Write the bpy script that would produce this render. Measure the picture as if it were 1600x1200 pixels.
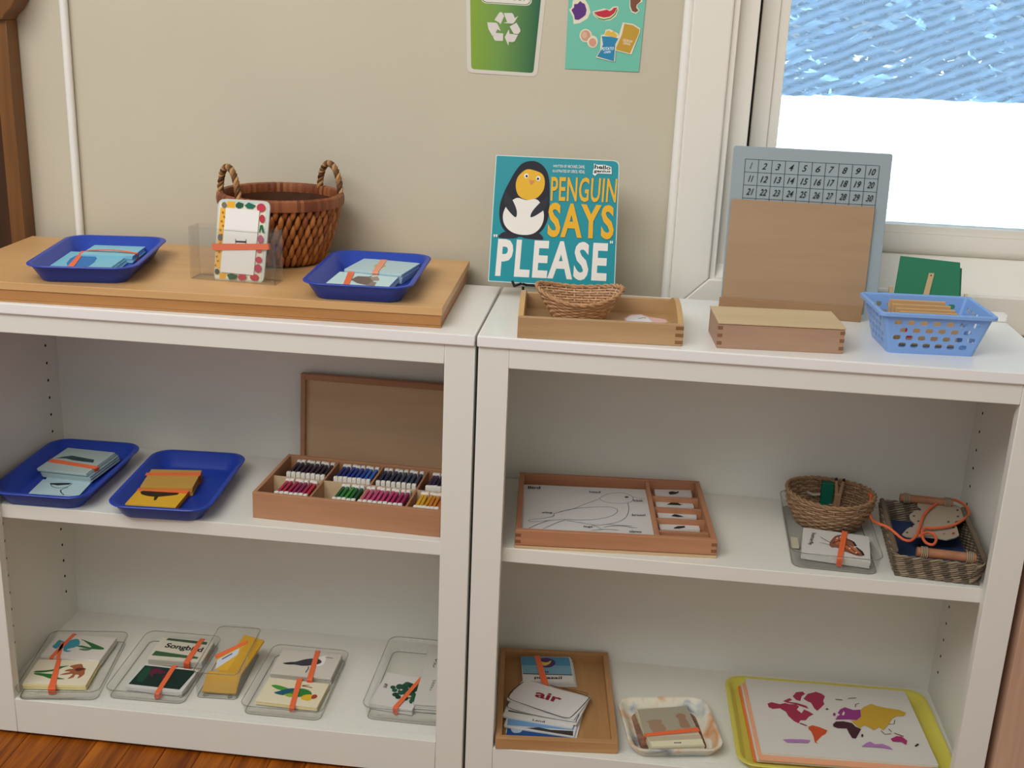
import bpy, bmesh, math, random
from mathutils import Vector, Matrix
from mathutils.geometry import tessellate_polygon

random.seed(7)
SC = bpy.context.scene
COL = SC.collection
for o in list(bpy.data.objects):
    bpy.data.objects.remove(o)

# ------------------------------------------------------------------ camera
H = 0.71016                      # height of the bookcase tops above the floor
CAM = Vector((0.20363, -1.81795, 0.42677 + H))
YAW, PITCH, ROLL, FPX = -0.09901, -0.31157, 0.04217, 1834.02
_f = Vector((math.sin(YAW) * math.cos(PITCH), math.cos(YAW) * math.cos(PITCH), math.sin(PITCH)))
_r0 = Vector((math.cos(YAW), -math.sin(YAW), 0))
_u0 = _r0.cross(_f)
_r = math.cos(ROLL) * _r0 + math.sin(ROLL) * _u0
_u = -math.sin(ROLL) * _r0 + math.cos(ROLL) * _u0
cam_d = bpy.data.cameras.new('camera')
cam_d.sensor_fit = 'HORIZONTAL'
cam_d.sensor_width = 36.0
cam_d.lens = FPX * 36.0 / 1600.0
cam_d.clip_start = 0.02
cam = bpy.data.objects.new('camera', cam_d)
COL.objects.link(cam)
cam.matrix_world = Matrix(((_r.x, _u.x, -_f.x, CAM.x), (_r.y, _u.y, -_f.y, CAM.y),
                           (_r.z, _u.z, -_f.z, CAM.z), (0, 0, 0, 1)))
SC.camera = cam

# ------------------------------------------------------------------ light
SC.view_settings.view_transform = 'Standard'
SC.view_settings.look = 'None'
SC.view_settings.gamma = 1.0
SC.view_settings.use_curve_mapping = False
SC.view_settings.exposure = 0.0

wd = bpy.data.worlds.new('world')
SC.world = wd
wd.use_nodes = True
nt = wd.node_tree
bg = nt.nodes['Background']
bg.inputs['Color'].default_value = (0.98, 1.0, 0.99, 1)
bg.inputs['Strength'].default_value = 0.50

def light(name, kind, loc, energy, color, aim=None, **kw):
    d = bpy.data.lights.new(name, kind)
    d.energy = energy
    d.color = color
    for k, v in kw.items():
        setattr(d, k, v)
    o = bpy.data.objects.new(name, d)
    COL.objects.link(o)
    o.location = loc
    if aim is not None:
        o.rotation_euler = (Vector(aim) - Vector(loc)).to_track_quat('-Z', 'Y').to_euler()
    return o

light('sun', 'SUN', (8, -0.5, 5.6), 32.0, (1.0, 0.97, 0.92), aim=(0, 0, 0), angle=0.01)
light('ceiling_light', 'AREA', (-0.8, -1.95, 2.5), 44.0, (1.0, 0.98, 0.94), aim=(-0.1, -0.4, 0.3), shape='RECTANGLE', size=2.0, size_y=1.0)

# ------------------------------------------------------------------ pixels to points (1600 x 1200 frame)
def ray(u, v):
    return _f + _r * ((u - 800) / FPX) - _u * ((v - 600) / FPX)
def atZ(p, z):
    d = ray(*p); return CAM + d * ((z - CAM.z) / d.z)
def atY(p, y):
    d = ray(*p); return CAM + d * ((y - CAM.y) / d.y)
def cv(x0, y0, s):
    return lambda x, y: (x0 + x / s, y0 + y / s)
def isec(a, b, c, d):
    a, b, c, d = map(Vector, (a, b, c, d)); r = b - a; s = d - c
    t = ((c - a).x * s.y - (c - a).y * s.x) / (r.x * s.y - r.y * s.x)
    return a + r * t
def quad(K, fr, rt, bk, lf):
    E = [[K(*p) for p in e] for e in (fr, rt, bk, lf)]
    return [isec(*E[0], *E[3]), isec(*E[0], *E[1]), isec(*E[2], *E[1]), isec(*E[2], *E[3])]
def rect(cs, z, w=None, d=None, ang=None):
    """front-left, front-right, back-right, back-left pixels at height z -> centre, angle, width, depth"""
    P = [atZ(c, z) for c in cs]
    c = sum(P, Vector()) / 4
    e = (P[1] - P[0]) + (P[2] - P[3]); g = (P[3] - P[0]) + (P[2] - P[1])
    a1 = math.atan2(e.y, e.x); a2 = math.atan2(g.y, g.x) - math.pi / 2
    a = (a1 * e.length + a2 * g.length) / (e.length + g.length)
    if ang is not None: a = math.radians(ang)
    return c, a, w or e.length / 2, d or g.length / 2

# ------------------------------------------------------------------ materials
def lin(c):
    if isinstance(c, str):
        c = c.lstrip('#'); c = tuple(int(c[i:i + 2], 16) / 255 for i in (0, 2, 4))
    return tuple((x / 12.92 if x <= 0.04045 else ((x + 0.055) / 1.055) ** 2.4) for x in c) + (1,)
_M = {}
def mat(col, rough=0.6, spec=0.35, bump=0.0, bscale=200, var=0.0, vscale=6, metal=0.0, name=None, trans=0.0):
    key = (col, rough, spec, bump, bscale, var, vscale, metal, trans)
    if key in _M: return _M[key]
    m = bpy.data.materials.new(name or 'paint_' + str(len(_M)))
    m.use_nodes = True
    t = m.node_tree; b = t.nodes['Principled BSDF']
    b.inputs['Base Color'].default_value = lin(col)
    b.inputs['Roughness'].default_value = rough
    b.inputs['Specular IOR Level'].default_value = spec
    b.inputs['Metallic'].default_value = metal
    if bump or var:
        tc = t.nodes.new('ShaderNodeTexCoord')
    if bump:
        n = t.nodes.new('ShaderNodeTexNoise'); n.inputs['Scale'].default_value = bscale; n.inputs['Detail'].default_value = 3
        t.links.new(tc.outputs['Object'], n.inputs['Vector'])
        bp = t.nodes.new('ShaderNodeBump'); bp.inputs['Strength'].default_value = bump; bp.inputs['Distance'].default_value = 0.002
        t.links.new(n.outputs['Fac'], bp.inputs['Height']); t.links.new(bp.outputs['Normal'], b.inputs['Normal'])
    if var:
        n2 = t.nodes.new('ShaderNodeTexNoise'); n2.inputs['Scale'].default_value = vscale; n2.inputs['Detail'].default_value = 5
        t.links.new(tc.outputs['Object'], n2.inputs['Vector'])
        r = t.nodes.new('ShaderNodeValToRGB')
        c = lin(col)
        r.color_ramp.elements[0].position = 0.3; r.color_ramp.elements[1].position = 0.7
        r.color_ramp.elements[0].color = tuple(x * (1 - var) for x in c[:3]) + (1,)
        r.color_ramp.elements[1].color = tuple(min(1, x * (1 + var)) for x in c[:3]) + (1,)
        t.links.new(n2.outputs['Fac'], r.inputs['Fac']); t.links.new(r.outputs['Color'], b.inputs['Base Color'])
    _M[key] = m
    return m
def wood(light_c, dark_c, axis='X', scale=18, stretch=14, rough=0.5, spec=0.35, fine=1.0, name='wood', contrast=1.0):
    key = ('wood', light_c, dark_c, axis, scale, stretch, rough, fine, contrast)
    if key in _M: return _M[key]
    m = bpy.data.materials.new(name); m.use_nodes = True
    t = m.node_tree; b = t.nodes['Principled BSDF']
    b.inputs['Roughness'].default_value = rough; b.inputs['Specular IOR Level'].default_value = spec
    tc = t.nodes.new('ShaderNodeTexCoord'); mp = t.nodes.new('ShaderNodeMapping')
    s = [scale * stretch] * 3; s['XYZ'.index(axis)] = scale
    mp.inputs['Scale'].default_value = s
    t.links.new(tc.outputs['Object'], mp.inputs['Vector'])
    n = t.nodes.new('ShaderNodeTexNoise'); n.inputs['Scale'].default_value = 0.22; n.inputs['Detail'].default_value = 6
    n.inputs['Roughness'].default_value = 0.62; n.inputs['Distortion'].default_value = 0.6
    t.links.new(mp.outputs['Vector'], n.inputs['Vector'])
    n2 = t.nodes.new('ShaderNodeTexNoise'); n2.inputs['Scale'].default_value = 1.6; n2.inputs['Detail'].default_value = 3
    t.links.new(mp.outputs['Vector'], n2.inputs['Vector'])
    mx = t.nodes.new('ShaderNodeMath'); mx.operation = 'MULTIPLY_ADD'
    mx.inputs[1].default_value = 0.35 * fine
    t.links.new(n2.outputs['Fac'], mx.inputs[0]); t.links.new(n.outputs['Fac'], mx.inputs[2])
    r = t.nodes.new('ShaderNodeValToRGB')
    mid = 0.5 + 0.175 * fine
    r.color_ramp.elements[0].position = mid - 0.2 / contrast; r.color_ramp.elements[1].position = mid + 0.2 / contrast
    r.color_ramp.elements[0].color = lin(dark_c); r.color_ramp.elements[1].color = lin(light_c)
    t.links.new(mx.outputs[0], r.inputs['Fac']); t.links.new(r.outputs['Color'], b.inputs['Base Color'])
    bp = t.nodes.new('ShaderNodeBump'); bp.inputs['Strength'].default_value = 0.08; bp.inputs['Distance'].default_value = 0.001
    t.links.new(n2.outputs['Fac'], bp.inputs['Height']); t.links.new(bp.outputs['Normal'], b.inputs['Normal'])
    _M[key] = m
    return m
def clear(tint='#f2f4f2', rough=0.06, refl=1.45, name='clear_plastic', haze=0.06):
    key = ('clear', tint, rough, refl, haze)
    if key in _M: return _M[key]
    m = bpy.data.materials.new(name); m.use_nodes = True
    t = m.node_tree; t.nodes.clear()
    out = t.nodes.new('ShaderNodeOutputMaterial')
    tr = t.nodes.new('ShaderNodeBsdfTransparent'); tr.inputs['Color'].default_value = lin(tint)
    gl = t.nodes.new('ShaderNodeBsdfGlossy'); gl.inputs['Roughness'].default_value = rough
    di = t.nodes.new('ShaderNodeBsdfDiffuse'); di.inputs['Color'].default_value = (0.85, 0.86, 0.84, 1)
    lw = t.nodes.new('ShaderNodeLayerWeight'); pw = t.nodes.new('ShaderNodeMath'); pw.operation = 'POWER'; pw.inputs[1].default_value = 4.0
    t.links.new(lw.outputs['Facing'], pw.inputs[0])
    fr = t.nodes.new('ShaderNodeMath'); fr.operation = 'MULTIPLY_ADD'; fr.inputs[1].default_value = 0.35; fr.inputs[2].default_value = 0.03
    t.links.new(pw.outputs[0], fr.inputs[0])
    m1 = t.nodes.new('ShaderNodeMixShader'); m1.inputs[0].default_value = haze
    t.links.new(tr.outputs[0], m1.inputs[1]); t.links.new(di.outputs[0], m1.inputs[2])
    m2 = t.nodes.new('ShaderNodeMixShader')
    t.links.new(fr.outputs[0], m2.inputs[0]); t.links.new(m1.outputs[0], m2.inputs[1]); t.links.new(gl.outputs[0], m2.inputs[2])
    t.links.new(m2.outputs[0], out.inputs[0])
    _M[key] = m
    return m

# ------------------------------------------------------------------ mesh collector
class MB:
    def __init__(s):
        s.v = []; s.f = []; s.mi = []; s.mats = []
    def mid(s, m):
        if m not in s.mats: s.mats.append(m)
        return s.mats.index(m)
    def add(s, vs, fs, m):
        o = len(s.v); s.v += [tuple(x) for x in vs]; k = s.mid(m)
        for f in fs:
            s.f.append(tuple(i + o for i in f)); s.mi.append(k)
        return s
    def box(s, a, b, m, mtx=None):
        (x0, y0, z0), (x1, y1, z1) = a, b
        V = [Vector(p) for p in ((x0, y0, z0), (x1, y0, z0), (x1, y1, z0), (x0, y1, z0), (x0, y0, z1), (x1, y0, z1), (x1, y1, z1), (x0, y1, z1))]
        if mtx: V = [mtx @ p for p in V]
        return s.add(V, [(3, 2, 1, 0), (4, 5, 6, 7), (0, 1, 5, 4), (1, 2, 6, 5), (2, 3, 7, 6), (3, 0, 4, 7)], m)
    def prism(s, poly, z0, z1, m, fn=None):
        """poly (x,y) counter-clockwise, any outline; fn maps (x,y,z)"""
        n = len(poly)
        V = [(x, y, z0) for x, y in poly] + [(x, y, z1) for x, y in poly]
        if fn: V = [fn(*p) for p in V]
        tri = tessellate_polygon([[Vector((x, y, 0)) for x, y in poly]])
        F = [tuple(reversed(t)) for t in tri] + [tuple(i + n for i in t) for t in tri]
        F += [(i, (i + 1) % n, n + (i + 1) % n, n + i) for i in range(n)]
        return s.add(V, F, m)
    def rings(s, R, m, cap0=True, cap1=True, closed=True):
        n = len(R[0]); V = [p for r in R for p in r]; F = []
        for k in range(len(R) - 1):
            for i in range(n if closed else n - 1):
                j = (i + 1) % n
                F.append((k * n + i, k * n + j, (k + 1) * n + j, (k + 1) * n + i))
        if cap0: F.append(tuple(reversed(range(n))))
        if cap1: F.append(tuple((len(R) - 1) * n + i for i in range(n)))
        return s.add(V, F, m)
    def tube(s, path, r, m, n=6, closed=False, rr=None):
        P = [Vector(p) for p in path]; L = len(P); R = []
        up = None
        for i in range(L):
            t = (P[(i + 1) % L] - P[i - 1]) if closed else (P[min(i + 1, L - 1)] - P[max(i - 1, 0)])
            if t.length < 1e-9: t = Vector((0, 0, 1))
            t.normalize()
            if up is None:
                up = t.cross(Vector((0.31, 0.2, 0.93)))
                if up.length < 0.05: up = t.cross(Vector((1, 0, 0)))
            up = up - t * up.dot(t)
            if up.length < 1e-6: up = t.orthogonal()
            up.normalize(); w = t.cross(up)
            q = rr[i] if rr else r
            R.append([P[i] + (up * math.cos(a) + w * math.sin(a)) * q for a in (2 * math.pi * k / n for k in range(n))])
        if closed: R.append(R[0]); return s.rings(R, m, False, False)
        return s.rings(R, m)
    def poly(s, pts, z, m):
        tri = tessellate_polygon([[Vector((x, y, 0)) for x, y in pts]])
        V = [(x, y, z) for x, y in pts]
        F = []
        for t in tri:
            a, b, c = (Vector(V[i]) for i in t)
            F.append(tuple(t) if (b - a).cross(c - a).z > 0 else tuple(reversed(t)))
        return s.add(V, F, m)
    def build(s, name, parent=None, smooth=False, bevel=0.0, angle=40, segs=2, mtx=None):
        me = bpy.data.meshes.new(name)
        me.from_pydata(s.v, [], s.f)
        for m in s.mats: me.materials.append(m)
        me.polygons.foreach_set('material_index', s.mi)
        me.validate(); me.update()
        b = bmesh.new(); b.from_mesh(me)
        if not getattr(s, 'keep', False): bmesh.ops.recalc_face_normals(b, faces=b.faces)
        if bevel:
            bmesh.ops.remove_doubles(b, verts=b.verts, dist=1e-6)
            ed = [e for e in b.edges if len(e.link_faces) == 2 and e.calc_face_angle(0) > math.radians(35)]
            bmesh.ops.bevel(b, geom=ed, offset=bevel, segments=segs, profile=0.5, affect='EDGES', clamp_overlap=True)
        b.to_mesh(me); b.free()
        if smooth or bevel:
            me.polygons.foreach_set('use_smooth', [True] * len(me.polygons))
            me.set_sharp_from_angle(angle=math.radians(20 if bevel and not smooth else angle))
        o = bpy.data.objects.new(name, me)
        COL.objects.link(o)
        if parent: o.parent = parent
        if mtx: o.matrix_local = mtx
        return o
def tag(o, label=None, cat=None, group=None, kind=None):
    if label: o['label'] = label
    if cat: o['category'] = cat
    if group: o['group'] = group
    if kind: o['kind'] = kind
    return o
class Th:
    """a thing: an Empty with local axes; px() finds a photographed point on one of its local planes"""
    def __init__(s, name, label, cat, M, group=None, kind=None):
        s.M = M; s.I = M.inverted()
        s.o = bpy.data.objects.new(name, None); s.o.empty_display_size = 0.05
        COL.objects.link(s.o); s.o.matrix_world = M
        tag(s.o, label, cat, group, kind)
        s.zz = 0.0
    def px(s, p, h=0.0):
        c = s.I @ CAM; d = s.I.to_3x3() @ ray(*p)
        q = c + d * ((h - c.z) / d.z)
        return (q.x, q.y)
def frame(c, ang=0.0, z=None):
    c = Vector(c)
    if z is not None: c.z = z
    return Matrix.Translation(c) @ Matrix.Rotation(ang, 4, 'Z')
def plane_frame(bl, br, tilt):
    """frame standing on the line bl-br, local x along it, local y up the leaning face, local z towards the viewer"""
    ex = (br - bl); L = ex.length; ex.normalize()
    nz = Vector((0, 0, 1)); back = nz.cross(ex)
    ey = (nz * math.cos(tilt) + back * math.sin(tilt)).normalized()
    ez = ex.cross(ey)
    return Matrix(((ex.x, ey.x, ez.x, bl.x), (ex.y, ey.y, ez.y, bl.y), (ex.z, ey.z, ez.z, bl.z), (0, 0, 0, 1))), L
def rrect(w, d, r, n=5, cx=0, cy=0):
    r = max(min(r, w / 2 - 1e-5, d / 2 - 1e-5), 1e-5); P = []
    for sx, sy, a0 in ((1, -1, -90), (1, 1, 0), (-1, 1, 90), (-1, -1, 180)):
        for k in range(n + 1):
            a = math.radians(a0 + 90 * k / n)
            P.append((cx + sx * (w / 2 - r) + r * math.cos(a), cy + sy * (d / 2 - r) + r * math.sin(a)))
    return P
def tray_rings(w, d, r, prof, n=6):
    """prof: (inset, z, radius scale)"""
    return [[(x, y, z) for x, y in rrect(w - 2 * i, d - 2 * i, max(r - i * k, 0.002), n)] for i, z, k in prof]
def ellp(c, ax, ay, ang=0, n=20):
    ca, sa = math.cos(ang), math.sin(ang)
    return [(c[0] + ax * math.cos(t) * ca - ay * math.sin(t) * sa, c[1] + ax * math.cos(t) * sa + ay * math.sin(t) * ca) for t in (2 * math.pi * k / n for k in range(n))]

# lettering from the built-in font, as flat mesh
_T = {}
def text_mesh(s, bold=0.0, shear=0.0, space=1.0):
    key = (s, bold, shear, space)
    if key in _T: return _T[key]
    c = bpy.data.curves.new('txt', 'FONT'); c.body = s; c.offset = bold; c.shear = shear; c.space_character = space; c.resolution_u = 3
    o = bpy.data.objects.new('txt', c); COL.objects.link(o)
    bpy.context.view_layer.update()
    me = bpy.data.meshes.new_from_object(o)
    V = [(v.co.x, v.co.y) for v in me.vertices]; F = [tuple(p.vertices) for p in me.polygons]
    bpy.data.objects.remove(o); bpy.data.curves.remove(c); bpy.data.meshes.remove(me)
    x0 = min(v[0] for v in V); x1 = max(v[0] for v in V); y0 = min(v[1] for v in V); y1 = max(v[1] for v in V)
    V = [((x - x0) / (x1 - x0), (y - y0) / (y1 - y0)) for x, y in V]
    _T[key] = (V, F)
    return _T[key]
def put_text(mb, s, Q, z, m, bold=0.0, shear=0.0, space=1.0):
    """Q: bottom-left, bottom-right, top-right, top-left of the lettering in local x, y"""
    V, F = text_mesh(s, bold, shear, space)
    a, b, c, d = (Vector(p) for p in Q)
    W = [(a * (1 - x) * (1 - y) + b * x * (1 - y) + c * x * y + d * (1 - x) * y) for x, y in V]
    mb.add([(p.x, p.y, z) for p in W], F, m)
DZ = 0.00007
INK = '#1d1c1e'
def art(t, K, items, h, name='picture', parent=None):
    """flat print on local plane z=h of thing t, traced in crop coordinates K"""
    mb = MB(); mb.keep = True; z = h
    for it in items:
        k = it[0]; z += DZ; m = mat(it[1], 0.55, 0.3)
        if k == 's':        # smooth closed outline
            P = [Vector(t.px(K(*p), h)) for p in it[2]]; n = len(P); Q = []
            for i in range(n):
                p0, p1, p2, p3 = P[i - 1], P[i], P[(i + 1) % n], P[(i + 2) % n]
                for j in range(4):
                    u = j / 4
                    q = 0.5 * ((2 * p1) + (p2 - p0) * u + (2 * p0 - 5 * p1 + 4 * p2 - p3) * u * u + (3 * p1 - p0 - 3 * p2 + p3) * u ** 3); Q.append((q.x, q.y))
            mb.poly(Q, z, m)
        elif k == 'p':
            mb.poly([t.px(K(*p), h) for p in it[2]], z, m)
        elif k == 'e':      # ellipse: centre, x radius, y radius in crop pixels
            (cx, cy), rx, ry = it[2], it[3], it[4]
            mb.poly([t.px(K(cx + rx * math.cos(a), cy + ry * math.sin(a)), h) for a in (2 * math.pi * i / 16 for i in range(16))], z, m)
        elif k == 'l':      # line of given width (metres)
            P = [Vector(t.px(K(*p), h)) for p in it[2]]; wd_ = it[3] / 2
            if len(P) > 2 and len(it) > 4:      # smooth
                Q = []
                for i in range(len(P) - 1):
                    p0, p1, p2, p3 = P[max(i - 1, 0)], P[i], P[i + 1], P[min(i + 2, len(P) - 1)]
                    for j in range(5):
                        u = j / 5
                        Q.append(0.5 * ((2 * p1) + (p2 - p0) * u + (2 * p0 - 5 * p1 + 4 * p2 - p3) * u * u + (3 * p1 - p0 - 3 * p2 + p3) * u ** 3))
                P = Q + [P[-1]]
            L = []; R = []
            for i, p in enumerate(P):
                d = (P[min(i + 1, len(P) - 1)] - P[max(i - 1, 0)]).normalized(); q = Vector((-d.y, d.x)) * wd_
                L.append(p + q); R.append(p - q)
            for i in range(len(P) - 1):
                mb.add([(q.x, q.y, z) for q in (R[i], R[i + 1], L[i + 1], L[i])], [(0, 1, 2, 3)], m)
        elif k == 't':
            put_text(mb, it[2], [t.px(K(*p), h) for p in it[3]], z, m, *(it[4:]))
    return mb.build(name, parent or t.o)

# ================================================================== SETTING
WY = 0.062                        # wall plane
wall_m = mat('#cbc2ae', 0.75, 0.2, bump=0.12, bscale=160, var=0.03, vscale=3, name='beige_wall_paint')
trim_m = mat('#ebe6dc', 0.45, 0.4, bump=0.03, bscale=60, name='white_trim_paint')
pipe_m = mat('#efece5', 0.35, 0.45, name='painted_pipe')
shelf_m = mat('#e2e1d8', 0.42, 0.4, bump=0.015, bscale=300, name='white_laminate')
slab_m = mat('#ecebe8', 0.22, 0.6, bump=0.01, bscale=300, name='white_laminate_top')
dark_m = mat('#0b0b0c', 0.8, 0.1, name='dark_hole')

# floor with separate boards
fl = tag(MB().box((-1.9, -2.6, -0.03), (1.75, WY, -0.018), mat('#3a1f0c', 0.8)).build('floor'), kind='structure')
FW = [wood(a, b, 'Y', 7, 20, 0.45, 0.2, name='oak_floor', contrast=1.5) for a, b in (('#a85c14', '#6c3206'), ('#9f5712', '#662e05'), ('#ae6218', '#723808'))]
x = -1.9; i = 0; base = {}
while x < 1.75:
    y = -2.6 + (i * 0.37) % 0.9 - 0.9; j = 0
    while y < WY:
        y1 = y + 0.9; a, b = max(y, -2.6), min(y1, WY)
        if b - a > 0.02:
            mm = FW[(i * 7 + j * 3) % 3]
            key = (round(b - a, 3), (i * 7 + j * 3) % 3)
            if key not in base:
                o = MB().box((-0.0283, 0, -0.012), (0.0283, b - a - 0.001, 0), mm).build('plank', fl, bevel=0.0008, segs=1)
                base[key] = o.data
            else:
                o = bpy.data.objects.new('plank', base[key]); COL.objects.link(o); o.parent = fl
            o.location = (x + 0.0285, a, -0.006)
        y = y1; j += 1
    x += 0.057; i += 1

# back wall with the window opening
WX0, WX1, WZ0, WZ1 = 0.3305, 1.46, H + 0.018, H + 0.95
w = MB()
w.box((-2.2, WY, -0.03), (WX0, WY + 0.14, 4.2), wall_m)
w.box((WX1, WY, -0.03), (1.85, WY + 0.14, 4.2), wall_m)
w.box((WX0, WY, -0.03), (WX1, WY + 0.14, WZ0), wall_m)
w.box((WX0, WY, WZ1), (WX1, WY + 0.14, 4.2), wall_m)
tag(w.build('wall_back'), kind='structure')
tag(MB().box((1.75, -2.6, -0.03), (1.85, WY, 4.2), wall_m).build('sun_block_wall_right'), kind='structure')  # unseen wall, added and raised to keep direct sun off the interior
# baseboard behind the bookcases
tag(MB().box((-1.9, WY - 0.016, 0), (1.75, WY, 0.11), trim_m).build('baseboard_back', bevel=0.002), kind='structure')

# window: casing, stops, sash, glass, insect screen
win = bpy.data.objects.new('window_1', None); COL.objects.link(win); win['kind'] = 'structure'
win.location = (WX0, WY, WZ0)
wI = Matrix.Translation((-WX0, -WY, -WZ0))
def wpart(name, mb, bevel=0.0, parent=win, smooth=False):
    o = mb.build(name, parent, bevel=bevel, smooth=smooth)
    o.matrix_parent_inverse = Matrix.Identity(4)
    o.data.transform(wI)
    return o
cf = 0.036                        # face of the casing
ci = 0.3268                       # its inner edge on the left
cz = H + 0.026                    # its inner edge at the bottom
cw = 0.060
def fr_poly(x0, z0, x1, z1, wdt, y0, y1, side):
    """one mitred member of a frame; inner opening x0..x1, z0..z1"""
    P = {'l': [(x0 - wdt, z0 - wdt), (x0, z0), (x0, z1), (x0 - wdt, z1 + wdt)],
         'b': [(x0 - wdt, z0 - wdt), (x1 + wdt, z0 - wdt), (x1, z0), (x0, z0)],
         'r': [(x1, z0), (x1 + wdt, z0 - wdt), (x1 + wdt, z1 + wdt), (x1, z1)],
         't': [(x0, z1), (x1, z1), (x1 + wdt, z1 + wdt), (x0 - wdt, z1 + wdt)]}[side]
    return MB().prism(P, y0, y1, trim_m, fn=lambda x, y, z: (x, z, y))
for sd in 'lbrt':
    wpart('casing', fr_poly(ci, cz, 1.465, WZ1, cw, cf, WY, sd), 0.0025)
for sd in 'lrt':
    wpart('casing_bead', fr_poly(0.3362, H - 0.03, 1.456, WZ1 - 0.01, 0.0094, cf + 0.006, WY + 0.03, sd), 0.001)
for sd in 'lrt':
    wpart('stop', fr_poly(0.3672, H + 0.02, 1.425, WZ1 - 0.04, 0.031, WY - 0.002, WY + 0.05, sd), 0.001)
wpart('jamb_groove', MB().box((0.365, WY + 0.04, H + 0.0745), (0.38, WY + 0.05, WZ1), mat('#3a3431', 0.8)))
sy = 0.090                        # face of the sash
sash_z0, sash_z1 = H + 0.0745, H + 0.108
def rail(y0, z0, z1, x0=0.3672, x1=1.43):
    return MB().box((x0, y0, z0), (x1, sy + 0.035, z1), trim_m)
wpart('sash_stile', MB().box((0.3735, sy, sash_z0), (0.4003, sy + 0.035, WZ1 - 0.02), trim_m), 0.0012)
wpart('sash_stile', MB().box((1.39, sy, sash_z0), (1.42, sy + 0.035, WZ1 - 0.02), trim_m), 0.0012)
wpart('glazing_bead', MB().box((0.4003, sy + 0.004, sash_z1), (0.4160, sy + 0.03, WZ1 - 0.02), trim_m), 0.001)
wpart('glazing_bead', MB().box((1.375, sy + 0.004, sash_z1), (1.39, sy + 0.03, WZ1 - 0.02), trim_m), 0.001)
prof = [(sy + 0.033, sash_z0 + 0.002), (sy + 0.006, sash_z0), (sy - 0.002, sash_z0 + 0.006), (sy - 0.004, sash_z0 + 0.014), (sy - 0.001, sash_z0 + 0.026), (sy, sash_z1), (sy + 0.035, sash_z1)]
def extr(P, x0, x1, m):
    mb = MB(); mb.rings([[(x0, y, z) for y, z in P], [(x1, y, z) for y, z in P]], m); return mb
wpart('sash_rail', extr(prof, 0.4003, 1.39, trim_m), smooth=True)
wpart('glazing_bead', MB().box((0.4003, sy + 0.004, sash_z1), (1.39, sy + 0.03, H + 0.121), trim_m), 0.001)
# stepped sill below the sash
sill = [(sy + 0.05, H + 0.0745), (sy - 0.003, H + 0.0745), (sy - 0.014, H + 0.064), (sy - 0.034, H + 0.0425), (sy - 0.036, H + 0.040),
        (sy - 0.038, H + 0.038), (sy - 0.046, H + 0.028), (cf + 0.002, H + 0.0265), (cf + 0.002, H + 0.016), (sy + 0.05, H + 0.016)]
wpart('sill', extr(sill, 0.3362, 1.46, trim_m))
wpart('pane', MB().box((0.412, sy + 0.018, H + 0.116), (1.38, sy + 0.021, WZ1 - 0.03), clear('#eaf2f4', 0.01, 1.45, 'window_glass', 0.0)))
# insect screen behind the pane; blue haze and moire bands are painted in
sm = bpy.data.materials.new('insect_screen'); sm.use_nodes = True
t = sm.node_tree; t.nodes.clear()
out = t.nodes.new('ShaderNodeOutputMaterial'); tr = t.nodes.new('ShaderNodeBsdfTransparent')
tl = t.nodes.new('ShaderNodeBsdfTranslucent'); tl.inputs['Color'].default_value = (0.36, 0.52, 0.80, 1)
tc = t.nodes.new('ShaderNodeTexCoord'); mp = t.nodes.new('ShaderNodeMapping'); mp.inputs['Rotation'].default_value = (0, math.radians(22), 0)
wv = t.nodes.new('ShaderNodeTexWave'); wv.bands_direction = 'Z'; wv.inputs['Scale'].default_value = 22; wv.inputs['Distortion'].default_value = 2.0; wv.inputs['Detail'].default_value = 1
t.links.new(tc.outputs['Object'], mp.inputs['Vector']); t.links.new(mp.outputs['Vector'], wv.inputs['Vector'])
mr = t.nodes.new('ShaderNodeMapRange'); mr.inputs['To Min'].default_value = 0.24; mr.inputs['To Max'].default_value = 0.50
t.links.new(wv.outputs['Fac'], mr.inputs['Value'])
mx = t.nodes.new('ShaderNodeMixShader'); t.links.new(mr.outputs[0], mx.inputs[0])
t.links.new(tr.outputs[0], mx.inputs[1]); t.links.new(tl.outputs[0], mx.inputs[2]); t.links.new(mx.outputs[0], out.inputs[0])
wpart('insect_screen', MB().box((0.38, sy + 0.06, H + 0.06), (1.42, sy + 0.0605, WZ1), sm))
wpart('screen_frame', MB().box((0.37, sy + 0.055, H + 0.075), (0.402, sy + 0.07, WZ1), trim_m))

# vertical pipes on the wall
def pipe(label, x, r, y):
    o = MB().tube([(x, y, 0.0), (x, y, 1.0), (x, y, 2.7)], r, pipe_m, 20).build('pipe', smooth=True)
    return tag(o, label, 'pipe')
xl = (atY((91.5, 0), WY - 0.006).x + atY((104, 0), WY - 0.006).x + atY((113, 250), WY - 0.006).x + atY((124, 250), WY - 0.006).x) / 4
pipe('thin white painted pipe running up the wall beside the brown wooden upright', xl, 0.0066, WY - 0.007)
pipe('white painted pipe running up the wall against the window casing', 0.2610, 0.0074, WY - 0.012)

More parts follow.
